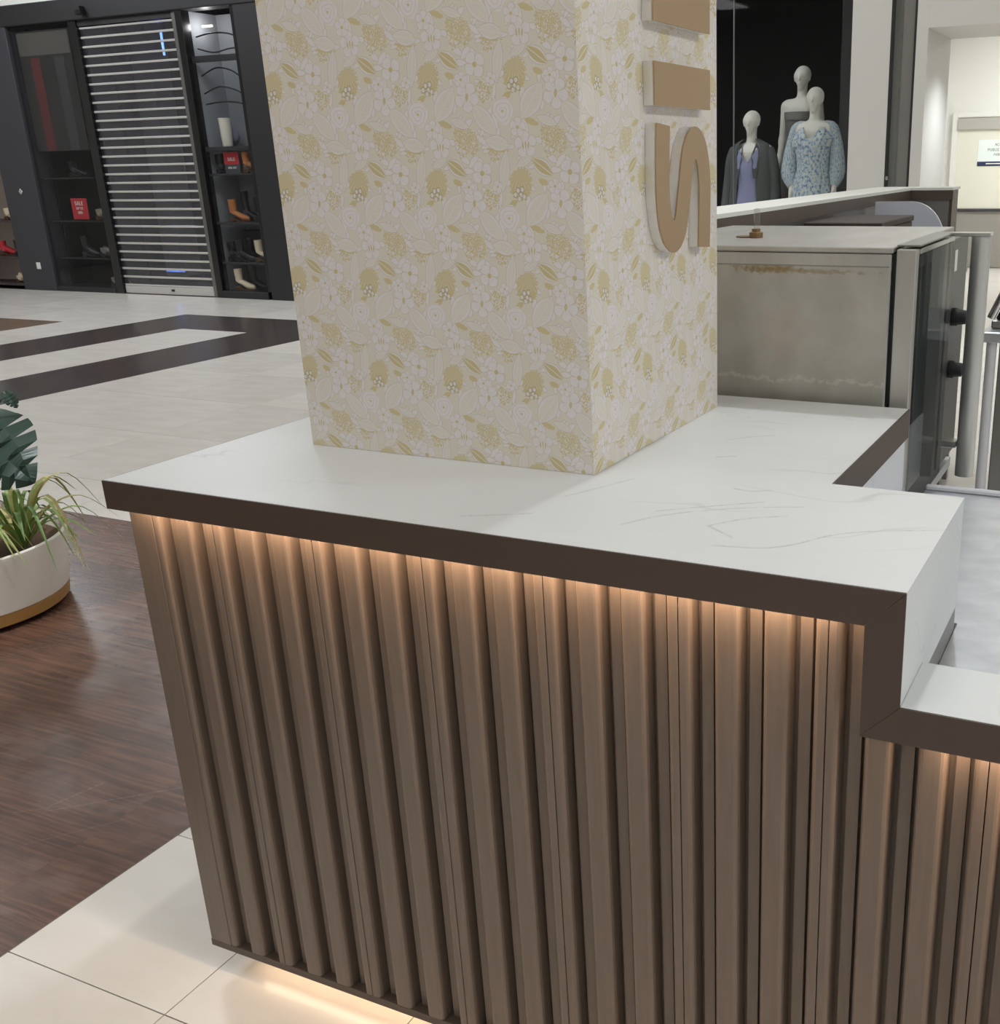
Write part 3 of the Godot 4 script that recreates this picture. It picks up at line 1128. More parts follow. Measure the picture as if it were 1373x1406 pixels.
	part_box("stand", Vector3(ox0 + 0.02, 0.74, oz0 + 0.02), Vector3(dx1 - 0.015, 0.765, oz1 - 0.19), M.steel_work, o)
	for q in [[ox0 + 0.05, oz0 + 0.05], [dx1 - 0.05, oz0 + 0.05], [ox0 + 0.05, oz1 - 0.22], [dx1 - 0.05, oz1 - 0.22]]:
		part_box("foot", Vector3(q[0] - 0.015, 0.7653, q[1] - 0.015), Vector3(q[0] + 0.015, (ob if q[0] < -0.5 else 0.79) - 0.0003, q[1] + 0.015), M.rubber, o)
		part_box("stand_leg", Vector3(q[0] - 0.018, 0.0, q[1] - 0.018), Vector3(q[0] + 0.018, 0.7397, q[1] + 0.018), M.grey_steel, o)

	# partition with a white capped edge behind the oven
	var p := thing("kiosk_partition", "tall grey kiosk partition with white capping behind the oven", "partition")
	st = stool()
	var capl := PackedVector2Array([Vector2(-1.10, -1.25), Vector2(-0.90, -1.25), Vector2(-0.90, -4.21), Vector2(-0.70, -4.21), Vector2(-0.70, -4.40), Vector2(-1.10, -4.40)])
	extrude(st, capl, 1.388, 1.40, Transform3D(Basis(Vector3(1, 0, 0), Vector3(0, 0, 1), Vector3(0, 1, 0)), Vector3.ZERO))
	obj("cap", st, M.white, p)
	part_box("cap_fascia", Vector3(-0.906, 1.345, -4.2095), Vector3(-0.901, 1.3875, -1.25), M.tray, p)
	part_box("cap_fascia", Vector3(-0.9005, 1.345, -4.216), Vector3(-0.70, 1.3875, -4.211), M.tray, p)
	part_box("panel", Vector3(-1.08, 0.0, -4.38), Vector3(-0.915, 1.387, -1.26), M.grey_steel, p)
	part_box("panel", Vector3(-0.914, 0.0, -4.38), Vector3(-0.72, 1.387, -4.23), M.grey_steel, p)
	part_box("end_post", Vector3(-0.7195, 0.0, -4.38), Vector3(-0.705, 1.387, -4.23), M.tray, p)

	# things standing on the shelf beside the partition, seen over the oven
	var sh := thing("back_shelf", "narrow grey shelf along the kiosk partition", "shelf")
	part_box("board", Vector3(-0.9005, 1.02, -4.15), Vector3(-0.60, 1.045, -2.2), M.grey_steel, sh)
	part_box("support", Vector3(-0.89, 0.0, -4.14), Vector3(-0.62, 1.0197, -4.10), M.grey_steel, sh)
	part_box("support", Vector3(-0.89, 0.0, -2.25), Vector3(-0.62, 1.0197, -2.21), M.grey_steel, sh)
	var bd := stool()
	var arc := PackedVector2Array()
	arc.append(Vector2(-0.13, 0.0))
	arc.append(Vector2(0.16, 0.0))
	for i in 13:
		var a := deg_to_rad(lerpf(0.0, 90.0, i / 12.0))
		arc.append(Vector2(0.02 + cos(a) * 0.14, 0.16 + sin(a) * 0.16))
	arc.append(Vector2(-0.13, 0.32))
	extrude(bd, arc, -0.01, 0.01, Transform3D(Basis(Vector3(1, 0, 0), Vector3(0, 1, 0), Vector3(0, 0, 1)), Vector3(-0.755, 1.0455, -3.45)))
	var dome := obj("display_board", bd, mat(c8(196, 198, 208), 0.3))
	tag(dome, "pale lilac board with rounded corner standing behind the oven", "board")
	var bx := thing("storage_box", "dark brown box behind the oven beside the pale board", "box", Vector3(-0.76, 1.0455, -2.72))
	part_box("carton", Vector3(-0.13, 0, -0.25), Vector3(0.13, 0.27, 0.25), mat(c8(70, 58, 50), 0.6), bx, 0.004)
	part_box("lid", Vector3(-0.135, 0.2703, -0.255), Vector3(0.135, 0.29, 0.255), mat(c8(60, 50, 44), 0.6), bx, 0.003)
	var cp := thing("cup_stack", "two slim cream cup stacks behind the oven top", "cups", Vector3(-0.76, 1.0455, -2.29))
	for k in 2:
		st = stool()
		lathe(st, [Vector2(0.0, 0.0), Vector2(0.026, 0.0), Vector2(0.032, 0.27), Vector2(0.034, 0.275), Vector2(0.0, 0.275)], Vector3(-0.04 + 0.09 * k, 0, 0.03 * k), 20)
		obj("stack", st, M.white, cp)

	# prep table with a hinged-lid grill at the right edge
	var pt := thing("prep_table", "stainless steel prep table beyond the oven handle", "table")
	part_box("top", Vector3(-0.36, 0.86, -3.75), Vector3(0.5, 0.90, -3.07), M.steel_work, pt, 0.004)
	part_box("cabinet", Vector3(-0.30, 0.12, -3.72), Vector3(0.47, 0.8595, -3.14), M.grey_steel, pt, 0.004)
	for q in [[-0.325, -3.11], [0.46, -3.11], [-0.325, -3.71], [0.46, -3.71]]:
		st = stool()
		tube(st, [Vector3(q[0], 0.0, q[1]), Vector3(q[0], 0.8597, q[1])], 0.02, 14)
		obj("leg", st, M.white_panel, pt)
	var gr := thing("contact_grill", "dark hinged-lid contact grill on the prep table", "grill", Vector3(-0.14, 0.9003, -3.36))
	part_box("base", Vector3(-0.20, 0.0, -0.2), Vector3(0.2, 0.035, 0.2), M.grey_steel, gr, 0.006)
	st = stool()
	box(st, Vector3(-0.02, 0.0, -0.2), Vector3(0.40, 0.03, 0.2), 0.006, Transform3D(Basis(Vector3(0, 0, 1), 1.15), Vector3(-0.15, 0.045, 0.0)))
	obj("lid", st, M.black_gloss, gr)
	st = stool()
	tube(st, [Vector3(-0.20, 0.045, 0.225), Vector3(-0.12, 0.235, 0.225), Vector3(-0.02, 0.42, 0.225)], 0.015, 12)
	obj("lid_handle", st, M.chrome, gr)

func oven_stains() -> ImageTexture:     # one metre square; u is x, v is -y
	var N := 768
	var im := Image.create_empty(N, N, false, Image.FORMAT_RGB8)
	var n := FastNoiseLite.new()
	n.seed = 91
	n.frequency = 1.0
	n.fractal_octaves = 4
	var a := c8(176, 172, 162)
	var b := c8(190, 187, 179)
	for y in N:
		for x in N:
			# world place of this texel on the panel (x from -1 to 0, height from 2 down to 1 and on)
			var wx := float(x) / N - 1.0
			var wy := 2.0 - float(y) / N
			if wy > 1.5:
				wy -= 1.0
			var c := a.lerp(b, clampf(0.5 + n.get_noise_2d(wx * 9.0, wy * 7.0) * 0.9, 0.0, 1.0))
			# brown run below the seam
			var d := Vector2((wx + 0.53) / 0.075, (wy - 1.322) / 0.009).length() + n.get_noise_2d(wx * 60.0, wy * 60.0) * 0.9
			c = c.lerp(c8(140, 112, 72), clampf(1.1 - d, 0.0, 0.75))
			var d2 := Vector2((wx + 0.44) / 0.14, (wy - 1.318) / 0.005).length() + n.get_noise_2d(wx * 40.0, wy * 90.0) * 0.8
			c = c.lerp(c8(150, 130, 96), clampf(1.0 - d2, 0.0, 0.5))
			# pale splash line low down
			var d3 := absf(wy - 1.088 - n.get_noise_2d(wx * 14.0, 3.0) * 0.012) / 0.006 + n.get_noise_2d(wx * 50.0, wy * 80.0) * 1.4
			c = c.lerp(c8(214, 211, 200), clampf(0.8 - d3, 0.0, 0.5))
			# faint rosy smears
			var d4 := Vector2((wx + 0.50) / 0.06, (wy - 1.19) / 0.06).length() + n.get_noise_2d(wx * 30.0, wy * 20.0)
			c = c.lerp(c8(196, 172, 156), clampf(0.9 - d4, 0.0, 0.25))
			im.set_pixel(x, y, c)
	return to_tex(im)

func leaf_ribbon(st: SurfaceTool, pts: Array, w: float) -> void:
	var n := pts.size()
	for i in n - 1:
		var q := []
		for k in [i, i + 1]:
			var d: Vector3 = (pts[mini(k + 1, n - 1)] - pts[maxi(k - 1, 0)]).normalized()
			var s := d.cross(Vector3.UP).normalized()
			var f := float(k) / (n - 1)
			var ww := w * (0.55 + 0.45 * sin(PI * minf(f * 1.1, 1.0))) * (1.0 - pow(f, 5.0)) + 0.0006
			var up := s.cross(d).normalized()
			q.append([pts[k] - s * ww + up * ww * 0.35, pts[k], pts[k] + s * ww + up * ww * 0.35])
		for e in 2:
			face(st, [q[0][e], q[0][e + 1], q[1][e + 1], q[1][e]], Vector3.UP)

func build_planter() -> void:
	var c := Vector3(-3.71, 0, -1.09)
	var t := thing("planter", "round cream planter with a gold foot band on the dark timber floor", "planter", c)
	var st := stool()
	lathe(st, [Vector2(0.0, 0.065), Vector2(0.362, 0.065), Vector2(0.366, 0.07), Vector2(0.392, 0.268), Vector2(0.392, 0.275), Vector2(0.380, 0.278), Vector2(0.376, 0.27), Vector2(0.370, 0.225)], Vector3.ZERO, 72)
	obj("pot", st, M.pot, t)
	st = stool()
	lathe(st, [Vector2(0.0, 0.018), Vector2(0.352, 0.018), Vector2(0.358, 0.022), Vector2(0.364, 0.0645), Vector2(0.0, 0.0645)], Vector3.ZERO, 72)
	obj("foot_band", st, M.gold_band, t).set_meta("label", "gold band")
	st = stool()
	lathe(st, [Vector2(0.371, 0.226), Vector2(0.2, 0.238), Vector2(0.0, 0.242)], Vector3.ZERO, 40)
	obj("soil", st, M.soil, t)
	for k in 4:
		st = stool()
		var a := TAU * k / 4 + 0.4
		lathe(st, [Vector2(0.02, 0.0), Vector2(0.02, 0.0178)], Vector3(cos(a) * 0.28, 0, sin(a) * 0.28), 14)
		obj("caster", st, M.rubber, t)
	# spider plant
	var rng := RandomNumberGenerator.new()
	rng.seed = 12
	var greens := [mat(c8(132, 158, 84), 0.5), mat(c8(176, 190, 118), 0.5), mat(c8(104, 136, 72), 0.5), mat(c8(190, 178, 116), 0.55)]
	for g in greens:
		g.backlight_enabled = true
		g.backlight = Color(0.25, 0.3, 0.1)
	var centers := [Vector3(0.16, 0.24, 0.06), Vector3(0.05, 0.24, 0.22), Vector3(0.24, 0.24, -0.12)]
	var labels := ["bushy spider plant at the right side of the cream planter", "spider plant at the front of the cream planter", "spider plant at the back right of the cream planter"]
	for k in 3:
		var s := thing("spider_plant", labels[k], "plant", c + centers[k], 0.0, "spider plants in the planter")
		for i in 40:
			var a := rng.randf() * TAU
			var l := rng.randf_range(0.14, 0.36)
			var h := rng.randf_range(0.07, 0.24)
			var d := Vector3(cos(a), 0, sin(a))
			var drop := rng.randf_range(-0.16, 0.05)
			var pts := curve([d * 0.012, d * l * 0.3 + Vector3.UP * h * 0.8, d * l * 0.65 + Vector3.UP * h, d * l + Vector3.UP * (h * 0.4 + drop)], 4)
			st = stool()
			leaf_ribbon(st, pts, rng.randf_range(0.007, 0.012))
			obj("leaf", st, greens[rng.randi() % 4], s)
	# split-leaf plant rising behind
	var dg := mat(c8(46, 66, 56), 0.3)
	var lg := mat(c8(96, 116, 84), 0.5)
	var mp := thing("split_leaf_plant", "dark green split-leaf plant rising from the cream planter", "plant", c + Vector3(0.02, 0.24, -0.02))
	# base of the blade, length, compass turn, droop, roll
	var leaves := [[Vector3(0.24, 0.47, -0.02), 0.33, -0.35, 0.30, 0.85], [Vector3(0.39, 0.60, -0.05), 0.06, 0.3, 0.9, 0.6], [Vector3(-0.18, 0.42, 0.1), 0.28, 2.6, 0.3, 0.3], [Vector3(-0.1, 0.5, -0.14), 0.26, 3.9, 0.3, 0.2], [Vector3(-0.08, 0.36, 0.2), 0.24, 1.9, 0.4, 0.3]]
	for L in leaves:
		var foot: Vector3 = L[0]
		st = stool()
		tube(st, curve([Vector3(0, 0.0, 0), foot * 0.5 + Vector3(-0.03, 0.06, 0), foot], 6), 0.0055, 8)
		var stem := obj("stem", st, lg, mp)
		var len_: float = L[1]
		var bs := Basis(Vector3.UP, L[2]) * Basis(Vector3(0, 0, 1), -L[3]) * Basis(Vector3(1, 0, 0), L[4])
		st = stool()
		var mid := []
		for i in 33:
			var e := i / 32.0
			mid.append(Vector3(e * len_, -0.28 * len_ * e * e, 0))
		for side in [-1.0, 1.0]:
			var edge := []
			for i in 33:
				var e := i / 32.0
				var w := 0.42 * len_ * pow(sin(PI * pow(clampf(e * 0.93 + 0.07, 0.0, 1.0), 0.72)), 0.8)
				if i == 9 or i == 15 or i == 21 or i == 26:
					w *= 0.40                      # the splits
				var back := 0.0 if e > 0.15 else -0.16 * len_ * (1.0 - e / 0.15)
				edge.append(mid[i] + Vector3(back + 0.08 * len_ * e * minf(w / (0.4 * len_), 1.0), -w * w * 1.5 - w * 0.12, side * w))
			for i in 32:
				for h in 2:
					var t0 := h * 0.5
					var t1 := t0 + 0.5
					var q := []
					for v in [[i, t0], [i + 1, t0], [i + 1, t1], [i, t1]]:
						var p: Vector3 = mid[v[0]].lerp(edge[v[0]], v[1])
						p.y += 0.05 * len_ * sin(PI * v[1])
						q.append(foot + bs * p)
					face(st, [q[0], q[1], q[2]], Vector3.UP)
					face(st, [q[0], q[2], q[3]], Vector3.UP)
		obj("blade", st, dg, stem)

func boot(at: Vector3, turn: float, tall: float, upper: Material, sole: Material, label: String, heel := 0.035) -> void:
	var t := thing("boot", label, "boot", at, turn, "boots in the shop window")
	var st := stool()
	var rings := []
	# from the shaft's rim down to the ankle and forward to the toe (toe towards +x)
	for q in [[-0.045, tall, 0.052, 0.045, 0.1], [-0.045, tall * 0.8, 0.050, 0.043, 0.08], [-0.043, tall * 0.55, 0.047, 0.039, 0.0], [-0.034, tall * 0.36, 0.062, 0.042, -0.5], [0.0, 0.082 + heel * 0.4, 0.068, 0.045, -0.95], [0.05, 0.062 + heel * 0.2, 0.054, 0.049, -1.25], [0.10, 0.048, 0.042, 0.049, -1.5], [0.145, 0.040, 0.034, 0.041, -1.57], [0.172, 0.034, 0.020, 0.022, -1.57]]:
		var d := Vector3(cos(q[4]), sin(q[4]), 0)
		rings.append(ring(Vector3(q[0], q[1], 0), d * q[2], Vector3(0, 0, q[3]), 14))
	loft(st, rings)
	obj("upper", st, upper, t)
	st = stool()
	box(st, Vector3(-0.095, 0.0, -0.034), Vector3(-0.03, heel + 0.02, 0.034), 0.004)
	obj("heel", st, sole, t)
	st = stool()
	extrude(st, PackedVector2Array([Vector2(-0.03, 0.02), Vector2(-0.03, heel + 0.02), Vector2(0.04, 0.016), Vector2(0.165, 0.016), Vector2(0.172, 0.01), Vector2(0.165, 0.0), Vector2(0.04, 0.0)]), -0.036, 0.036, Transform3D.IDENTITY)
	obj("sole", st, sole, t)

func sale_sign(at: Vector3, w: float, h: float, m: Material, lines: Array, label: String, two: Material = null) -> void:
	var t := thing("sale_sign", label, "sign", at, 0.0, "sale signs in the shop windows")
	part_box("board", Vector3(-w / 2, 0, -0.006), Vector3(w / 2, h, 0.0), m if two == null else two, t)
	if two != null:
		part_box("red_panel", Vector3(-w / 2, h * 0.42, 0.0003), Vector3(w / 2, h, 0.0018), m, t)
	for l in lines:
		var tm := TextMesh.new()
		tm.text = l[0]
		var fnt := SystemFont.new()
		fnt.font_names = PackedStringArray(["Droid Sans"])
		fnt.font_weight = 700
		tm.font = fnt
		tm.font_size = 64
		tm.pixel_size = l[2] / 64.0
		tm.depth = 0.001
		tm.material = M.white
		piece("lettering", tm, t, Vector3(0, h * l[1], 0.003))

func build_shoe_shop() -> void:
	var z := -9.15
	var s := thing("shoe_shop", "black framed shoe shop front with display windows beside the shutter", "shopfront")
	part_box("header", Vector3(-15.6, 3.33, z - 0.2), Vector3(-7.6, 3.5745, z + 0.03), M.black, s, 0.01)
	part_box("stile", Vector3(-14.35, 0.0, z - 0.25), Vector3(-13.69, 3.3295, z + 0.02), M.charcoal, s, 0.006)
	part_box("stile", Vector3(-12.55, 0.0, z - 0.12), Vector3(-12.41, 3.3295, z + 0.0), M.black_gloss, s, 0.004)
	part_box("stile", Vector3(-10.72, 0.0, z - 0.12), Vector3(-10.62, 3.3295, z + 0.01), M.black_gloss, s, 0.004)
	part_box("stile", Vector3(-9.80, 0.0, z - 0.25), Vector3(-7.6, 3.3295, z + 0.02), M.black, s, 0.006)
	part_box("window_frame", Vector3(-9.86, 0.09, z - 0.06), Vector3(-9.8005, 3.3295, z + 0.005), M.black_gloss, s, 0.003)
	part_box("sill", Vector3(-10.6195, 0.0, z - 0.45), Vector3(-9.8605, 0.086, z + 0.015), M.black, s, 0.004)
	part_box("sill", Vector3(-13.6895, 0.0, z - 0.45), Vector3(-12.5505, 0.07, z + 0.01), M.black, s, 0.004)
	part_box("window_pane", Vector3(-10.6195, 0.0865, z - 0.03), Vector3(-9.8605, 3.3290, z - 0.022), M.shop_glass, s)
	part_box("window_pane", Vector3(-13.6895, 0.0705, z - 0.03), Vector3(-12.5505, 3.3290, z - 0.022), M.shop_glass, s)
	part_box("power_socket", Vector3(-14.0, 0.29, z + 0.0203), Vector3(-13.92, 0.38, z + 0.028), M.white, s, 0.003)
	var st := stool()
	box(st, Vector3(-0.03, -0.03, 0), Vector3(0.03, 0.03, 0.012), 0.004, Transform3D(Basis(Vector3(0, 0, 1), PI / 4), Vector3(-14.01, 1.316, z + 0.0203)))
	obj("key_switch", st, M.chrome, s)
	st = stool()
	lathe(st, [Vector2(0.0, -0.06), Vector2(0.045, -0.045), Vector2(0.055, 0.0)], Vector3(-12.2, 3.42, z + 0.09), 20)
	box(st, Vector3(-12.23, 3.42, z + 0.031), Vector3(-12.17, 3.47, z + 0.10), 0.004)
	obj("camera_dome", st, M.rubber, s)

	# room behind: dark interior
	var r := structure("wall_shoe_shop")
	part_box("rear_wall", Vector3(-15.6, 0, -15.7), Vector3(-7.6, 3.6, -15.5), M.dark_in, r)
	part_box("side_wall", Vector3(-15.8, 0, -15.5), Vector3(-15.601, 3.6, z - 0.21), M.dark_in, r)
	part_box("side_wall", Vector3(-7.8, 0, -15.5), Vector3(-7.601, 3.6, z - 0.26), M.dark_in, r)
	part_box("shop_ceiling", Vector3(-15.6, 3.601, -15.7), Vector3(-7.6, 3.65, z - 0.21), M.dark_in, r)
	part_box("window_back", Vector3(-13.68, 0.071, z - 0.60), Vector3(-12.56, 3.329, z - 0.56), M.black, r)
	part_box("window_back", Vector3(-10.69, 0.087, z - 0.60), Vector3(-9.81, 3.329, z - 0.56), mat(c8(150, 153, 158), 0.6), r)

	part_box("window_side", Vector3(-10.69, 0.087, z - 0.559), Vector3(-10.65, 3.329, z - 0.125), mat(c8(150, 153, 158), 0.6), r)
	part_box("window_side", Vector3(-13.69, 0.071, z - 0.559), Vector3(-13.665, 3.329, z - 0.255), M.black, r)

	# shutter: thirty aluminium rails with clear slats between
	var sh := thing("roller_shutter", "closed roller shutter of clear slats and aluminium rails", "shutter")
	var alu := mat(c8(206, 202, 198), 0.35, 0.35)
	var clear := pane(c8(70, 69, 76), 0.30, 0.1)
	var rail := stool()
	box(rail, Vector3(-12.405, -0.013, -0.014), Vector3(-10.80, 0.013, 0.014), 0.005)
	var rm := rail.commit()
	rm.surface_set_material(0, alu)
	var slat := stool()
	box(slat, Vector3(-12.405, -0.0405, -0.004), Vector3(-10.80, 0.0405, 0.004), 0.001)
	var sm := slat.commit()
	sm.surface_set_material(0, clear)
	var y0 := 0.115
	var pitch := (3.24 - y0) / 29.0
	for i in 30:
		piece("rail", rm, sh, Vector3(0, y0 + pitch * i, z - 0.05))
		if i < 29:
			piece("clear_slat", sm, sh, Vector3(0, y0 + pitch * (i + 0.5), z - 0.05))
	part_box("bottom_bar", Vector3(-12.405, 0.004, z - 0.07), Vector3(-10.80, 0.100, z - 0.03), alu, sh, 0.006)
	part_box("lock", Vector3(-11.55, 0.05, z - 0.0295), Vector3(-11.50, 0.075, z - 0.022), M.rubber, sh)
	part_box("guide", Vector3(-10.795, 0.0, z - 0.10), Vector3(-10.725, 3.3295, z - 0.01), mat(c8(120, 117, 114), 0.35, 0.6), sh, 0.004)
	part_box("top_box", Vector3(-12.405, 3.262, z - 0.15), Vector3(-10.80, 3.3295, z - 0.02), M.black, sh)

	# dim things inside, seen through the slats
	var pb := thing("display_plinth", "pale column standing inside the shuttered shop", "plinth", Vector3(-12.85, 0, -10.6))
	part_box("block", Vector3(-0.17, 0, -0.17), Vector3(0.17, 3.55, 0.17), M.wall, pb)
	part_box("base", Vector3(-0.2, 0.0, -0.2), Vector3(0.2, 0.1, 0.2), M.charcoal, pb)
	blue_light("blue_light_tube", Vector3(-12.02, 3.12, -10.1), Vector3(0.02, 0.28, 0.02), 5.0, "bright blue-white light tube inside the shop, near the shutter top")
	blue_light("blue_light_strip", Vector3(-11.95, 0.83, -9.9), Vector3(0.46, 0.022, 0.02), 1.6, "blue light strip inside the shop behind the shutter's lower third")
	blue_light("blue_light_strip", Vector3(-12.12, 0.24, -9.8), Vector3(0.34, 0.022, 0.02), 1.6, "blue light strip inside the shop near the shutter's foot")
	var racks := [[-13.3, -11.6, 1.0, 1.1], [-11.6, -11.2, 0.9, 1.35], [-10.3, -11.4, 1.1, 1.2]]
	var rl := ["low display table at the left of the dark shop interior", "middle display table in the dark shop interior", "display table at the right of the dark shop interior"]
	for k in 3:
		var q: Array = racks[k]
		var tb := thing("display_table", rl[k], "table", Vector3(q[0], 0, q[1]), 0.0, "display tables inside the shoe shop")
		part_box("top", Vector3(-q[2] / 2, q[3] - 0.04, -0.3), Vector3(q[2] / 2, q[3], 0.3), mat(c8(128, 126, 132), 0.4), tb, 0.005)
		part_box("pedestal", Vector3(-q[2] / 2 + 0.08, 0, -0.22), Vector3(q[2] / 2 - 0.08, q[3] - 0.0405, 0.22), mat(c8(92, 90, 98), 0.5), tb)

	# shelves in the right window
	var shelf_m := mat(c8(48, 48, 52), 0.4)
	var su := thing("window_shelving", "dark shelves in the window right of the shutter", "shelf")
	for y in [1.81, 1.50, 0.925, 0.441]:
		part_box("shelf", Vector3(-10.615, y - (0.05 if y > 1.7 else 0.025), z - 0.50), Vector3(-9.87, y, z - 0.05), shelf_m, su, 0.003)
	part_box("cross_bar", Vector3(-10.615, 2.76, z - 0.10), Vector3(-9.87, 2.83, z - 0.05), shelf_m, su, 0.003)
	part_box("box_step", Vector3(-10.58, 0.72, z - 0.555), Vector3(-9.95, 0.80, z - 0.44), mat(c8(74, 76, 78), 0.5), su, 0.003)
	var wire: Material = M.rubber
	for q in [[3.05, 0.03, -0.06], [2.92, -0.05, -0.02], [2.62, 0.08, -0.12], [2.42, 0.07, -0.08], [2.30, 0.02, -0.05]]:
		st = stool()
		tube(st, curve([Vector3(-10.6, q[0], z - 0.16), Vector3(-10.35, q[0] + q[1], z - 0.16), Vector3(-10.1, q[0] + q[1] * 0.4, z - 0.16), Vector3(-9.88, q[0] + q[2], z - 0.16)], 6), 0.009, 8)
		obj("wire", st, wire, su)
	var tl := thing("window_light_tube", "short white light tube at the top of the right shop window", "light", Vector3(-10.49, 3.17, z - 0.25))
	part_box("tube", Vector3(-0.08, -0.012, -0.012), Vector3(0.08, 0.012, 0.012), glow(c8(255, 250, 240), 2.5), tl, 0.004)
	var tlamp := OmniLight3D.new()
	tlamp.name = "tube_glow"
	tlamp.light_energy = 0.08
	tlamp.light_size = 0.03
	tlamp.omni_range = 20.0
	tlamp.omni_attenuation = 2.0
	tlamp.shadow_enabled = true
	tl.add_child(tlamp)
	# vase and cushions on the top shelf
	st = stool()
	lathe(st, [Vector2(0.0, 0.0), Vector2(0.055, 0.0), Vector2(0.062, 0.01), Vector2(0.074, 0.30), Vector2(0.076, 0.33), Vector2(0.068, 0.33), Vector2(0.062, 0.03), Vector2(0.0, 0.03)], Vector3(-10.38, 1.8105, z - 0.2), 28)
	tag(obj("vase", st, mat(c8(224, 218, 202), 0.4)), "tall cream vase on the top shelf of the right shop window", "vase")
	for k in 2:
		st = stool()
		var rr := []
		for i in 9:
			var a := lerpf(-PI / 2, PI / 2, i / 8.0)
			rr.append(ring(Vector3([-10.49, -10.06][k], 1.934 + sin(a) * 0.12, z - 0.36), Vector3(maxf(cos(a), 0.05) * 0.13, 0, 0), Vector3(0, 0, maxf(cos(a), 0.05) * 0.1), 18))
		loft(st, rr)
		tag(obj("cushion", st, mat(c8(150, 150, 172), 0.8)), ["lilac grey round cushion left of the cream vase", "lilac grey round cushion right of the cream vase"][k], "cushion", "cushions on the top shelf")
	var blk := mat(c8(26, 25, 27), 0.35)
	var tan := mat(c8(178, 112, 62), 0.5)
	var creamb := mat(c8(222, 206, 176), 0.5)
	var browns := mat(c8(80, 52, 34), 0.5)
	boot(Vector3(-10.02, 1.5003, z - 0.16), 0.5, 0.25, tan, browns, "tan ankle boot on the shelf beside the red sign")
	boot(Vector3(-10.50, 1.5003, z - 0.2), 0.3, 0.23, blk, blk, "black boot at the left of the red sign shelf")
	boot(Vector3(-10.14, 1.5003, z - 0.28), 0.9, 0.12, creamb, browns, "cream low shoe behind the tan ankle boot", 0.03)
	boot(Vector3(-10.36, 0.9253, z - 0.16), 0.2, 0.27, tan, browns, "tan ankle boot on the middle window shelf")
	boot(Vector3(-10.26, 0.9253, z - 0.27), 0.1, 0.36, blk, blk, "tall black boot leaning behind the middle tan boot", 0.05)
	boot(Vector3(-9.98, 0.9253, z - 0.2), 0.6, 0.30, blk, blk, "black boot at the right of the middle window shelf", 0.05)
	boot(Vector3(-10.52, 0.4413, z - 0.2), 0.2, 0.24, blk, blk, "black boot at the left of the lower window shelf")
	boot(Vector3(-10.31, 0.4413, z - 0.13), 0.25, 0.26, blk, blk, "black boot in the middle of the lower window shelf", 0.05)
	boot(Vector3(-10.34, 0.4413, z - 0.33), 0.1, 0.26, blk, blk, "second black boot in the middle of the lower window shelf", 0.05)
	boot(Vector3(-10.02, 0.4413, z - 0.16), 0.3, 0.27, creamb, browns, "cream boot at the right of the lower window shelf")
	boot(Vector3(-10.40, 0.0863, z - 0.13), 0.2, 0.27, creamb, browns, "cream boot on the floor of the right shop window")
	boot(Vector3(-10.27, 0.0863, z - 0.24), 0.1, 0.315, blk, blk, "black heeled boot behind the cream boot at window floor", 0.06)
	var redm := mat(c8(190, 44, 54), 0.6)
	sale_sign(Vector3(-10.28, 1.5005, z - 0.12), 0.24, 0.25, redm, [["SALE", 0.66, 0.055], ["50% OFF", 0.26, 0.035]], "red and grey sale sign in the window right of the shutter", mat(c8(70, 70, 74), 0.6))

	# left window: dark poster panel, shelves, sign, shoes
	var pp := thing("mirror_poster", "tall dark framed poster with a maroon stripe, left of the shutter", "poster")
	part_box("board", Vector3(-13.62, 1.82, z - 0.09), Vector3(-12.64, 3.27, z - 0.06), mat(c8(44, 42, 43), 0.3), pp, 0.004)
	part_box("maroon_stripe", Vector3(-13.42, 1.825, z - 0.0597), Vector3(-13.25, 2.95, z - 0.0585), mat(c8(92, 42, 42), 0.5), pp)
	part_box("grey_stripe", Vector3(-12.98, 1.825, z - 0.0597), Vector3(-12.80, 2.95, z - 0.0585), mat(c8(62, 60, 62), 0.5), pp)
	part_box("header_strip", Vector3(-13.60, 2.98, z - 0.0597), Vector3(-12.66, 3.25, z - 0.0585), mat(c8(88, 84, 80), 0.4), pp)
	var lw := thing("window_shelving", "black shelves in the window left of the shutter", "shelf")
	for y in [1.49, 0.94, 0.453]:
		part_box("shelf", Vector3(-13.66, y - 0.025, z - 0.5), Vector3(-12.57, y, z - 0.06), M.black_gloss, lw, 0.003)
	sale_sign(Vector3(-13.08, 0.9503, z - 0.10), 0.30, 0.27, redm, [["SALE", 0.76, 0.07], ["UP TO", 0.52, 0.045], ["50%", 0.32, 0.045]], "square red sale sign on a black shelf left of the shutter")
	boot(Vector3(-12.78, 0.9403, z - 0.2), 0.3, 0.14, mat(c8(150, 140, 116), 0.5), browns, "olive beige shoe beside the square red sign", 0.03)
	boot(Vector3(-13.15, 0.4533, z - 0.18), 0.2, 0.28, blk, blk, "black boot on the low shelf left of the shutter", 0.05)
	boot(Vector3(-12.82, 0.4533, z - 0.2), 0.4, 0.13, mat(c8(120, 116, 112), 0.3), blk, "black and silver shoe on the low shelf left of the shutter", 0.03)
	boot(Vector3(-12.72, 0.0708, z - 0.2), 0.3, 0.12, mat(c8(150, 146, 138), 0.5), blk, "pale shoe on the floor of the left shop window", 0.03)
	boot(Vector3(-13.2, 1.4903, z - 0.25), 0.2, 0.2, blk, blk, "black shoe under the dark poster", 0.04)

	# next window along, at the picture's left edge
	var nb := thing("window_shelving", "pale backed shelves at the left edge beside the charcoal stile", "shelf")
	var pale := mat(c8(176, 160, 152), 0.7)
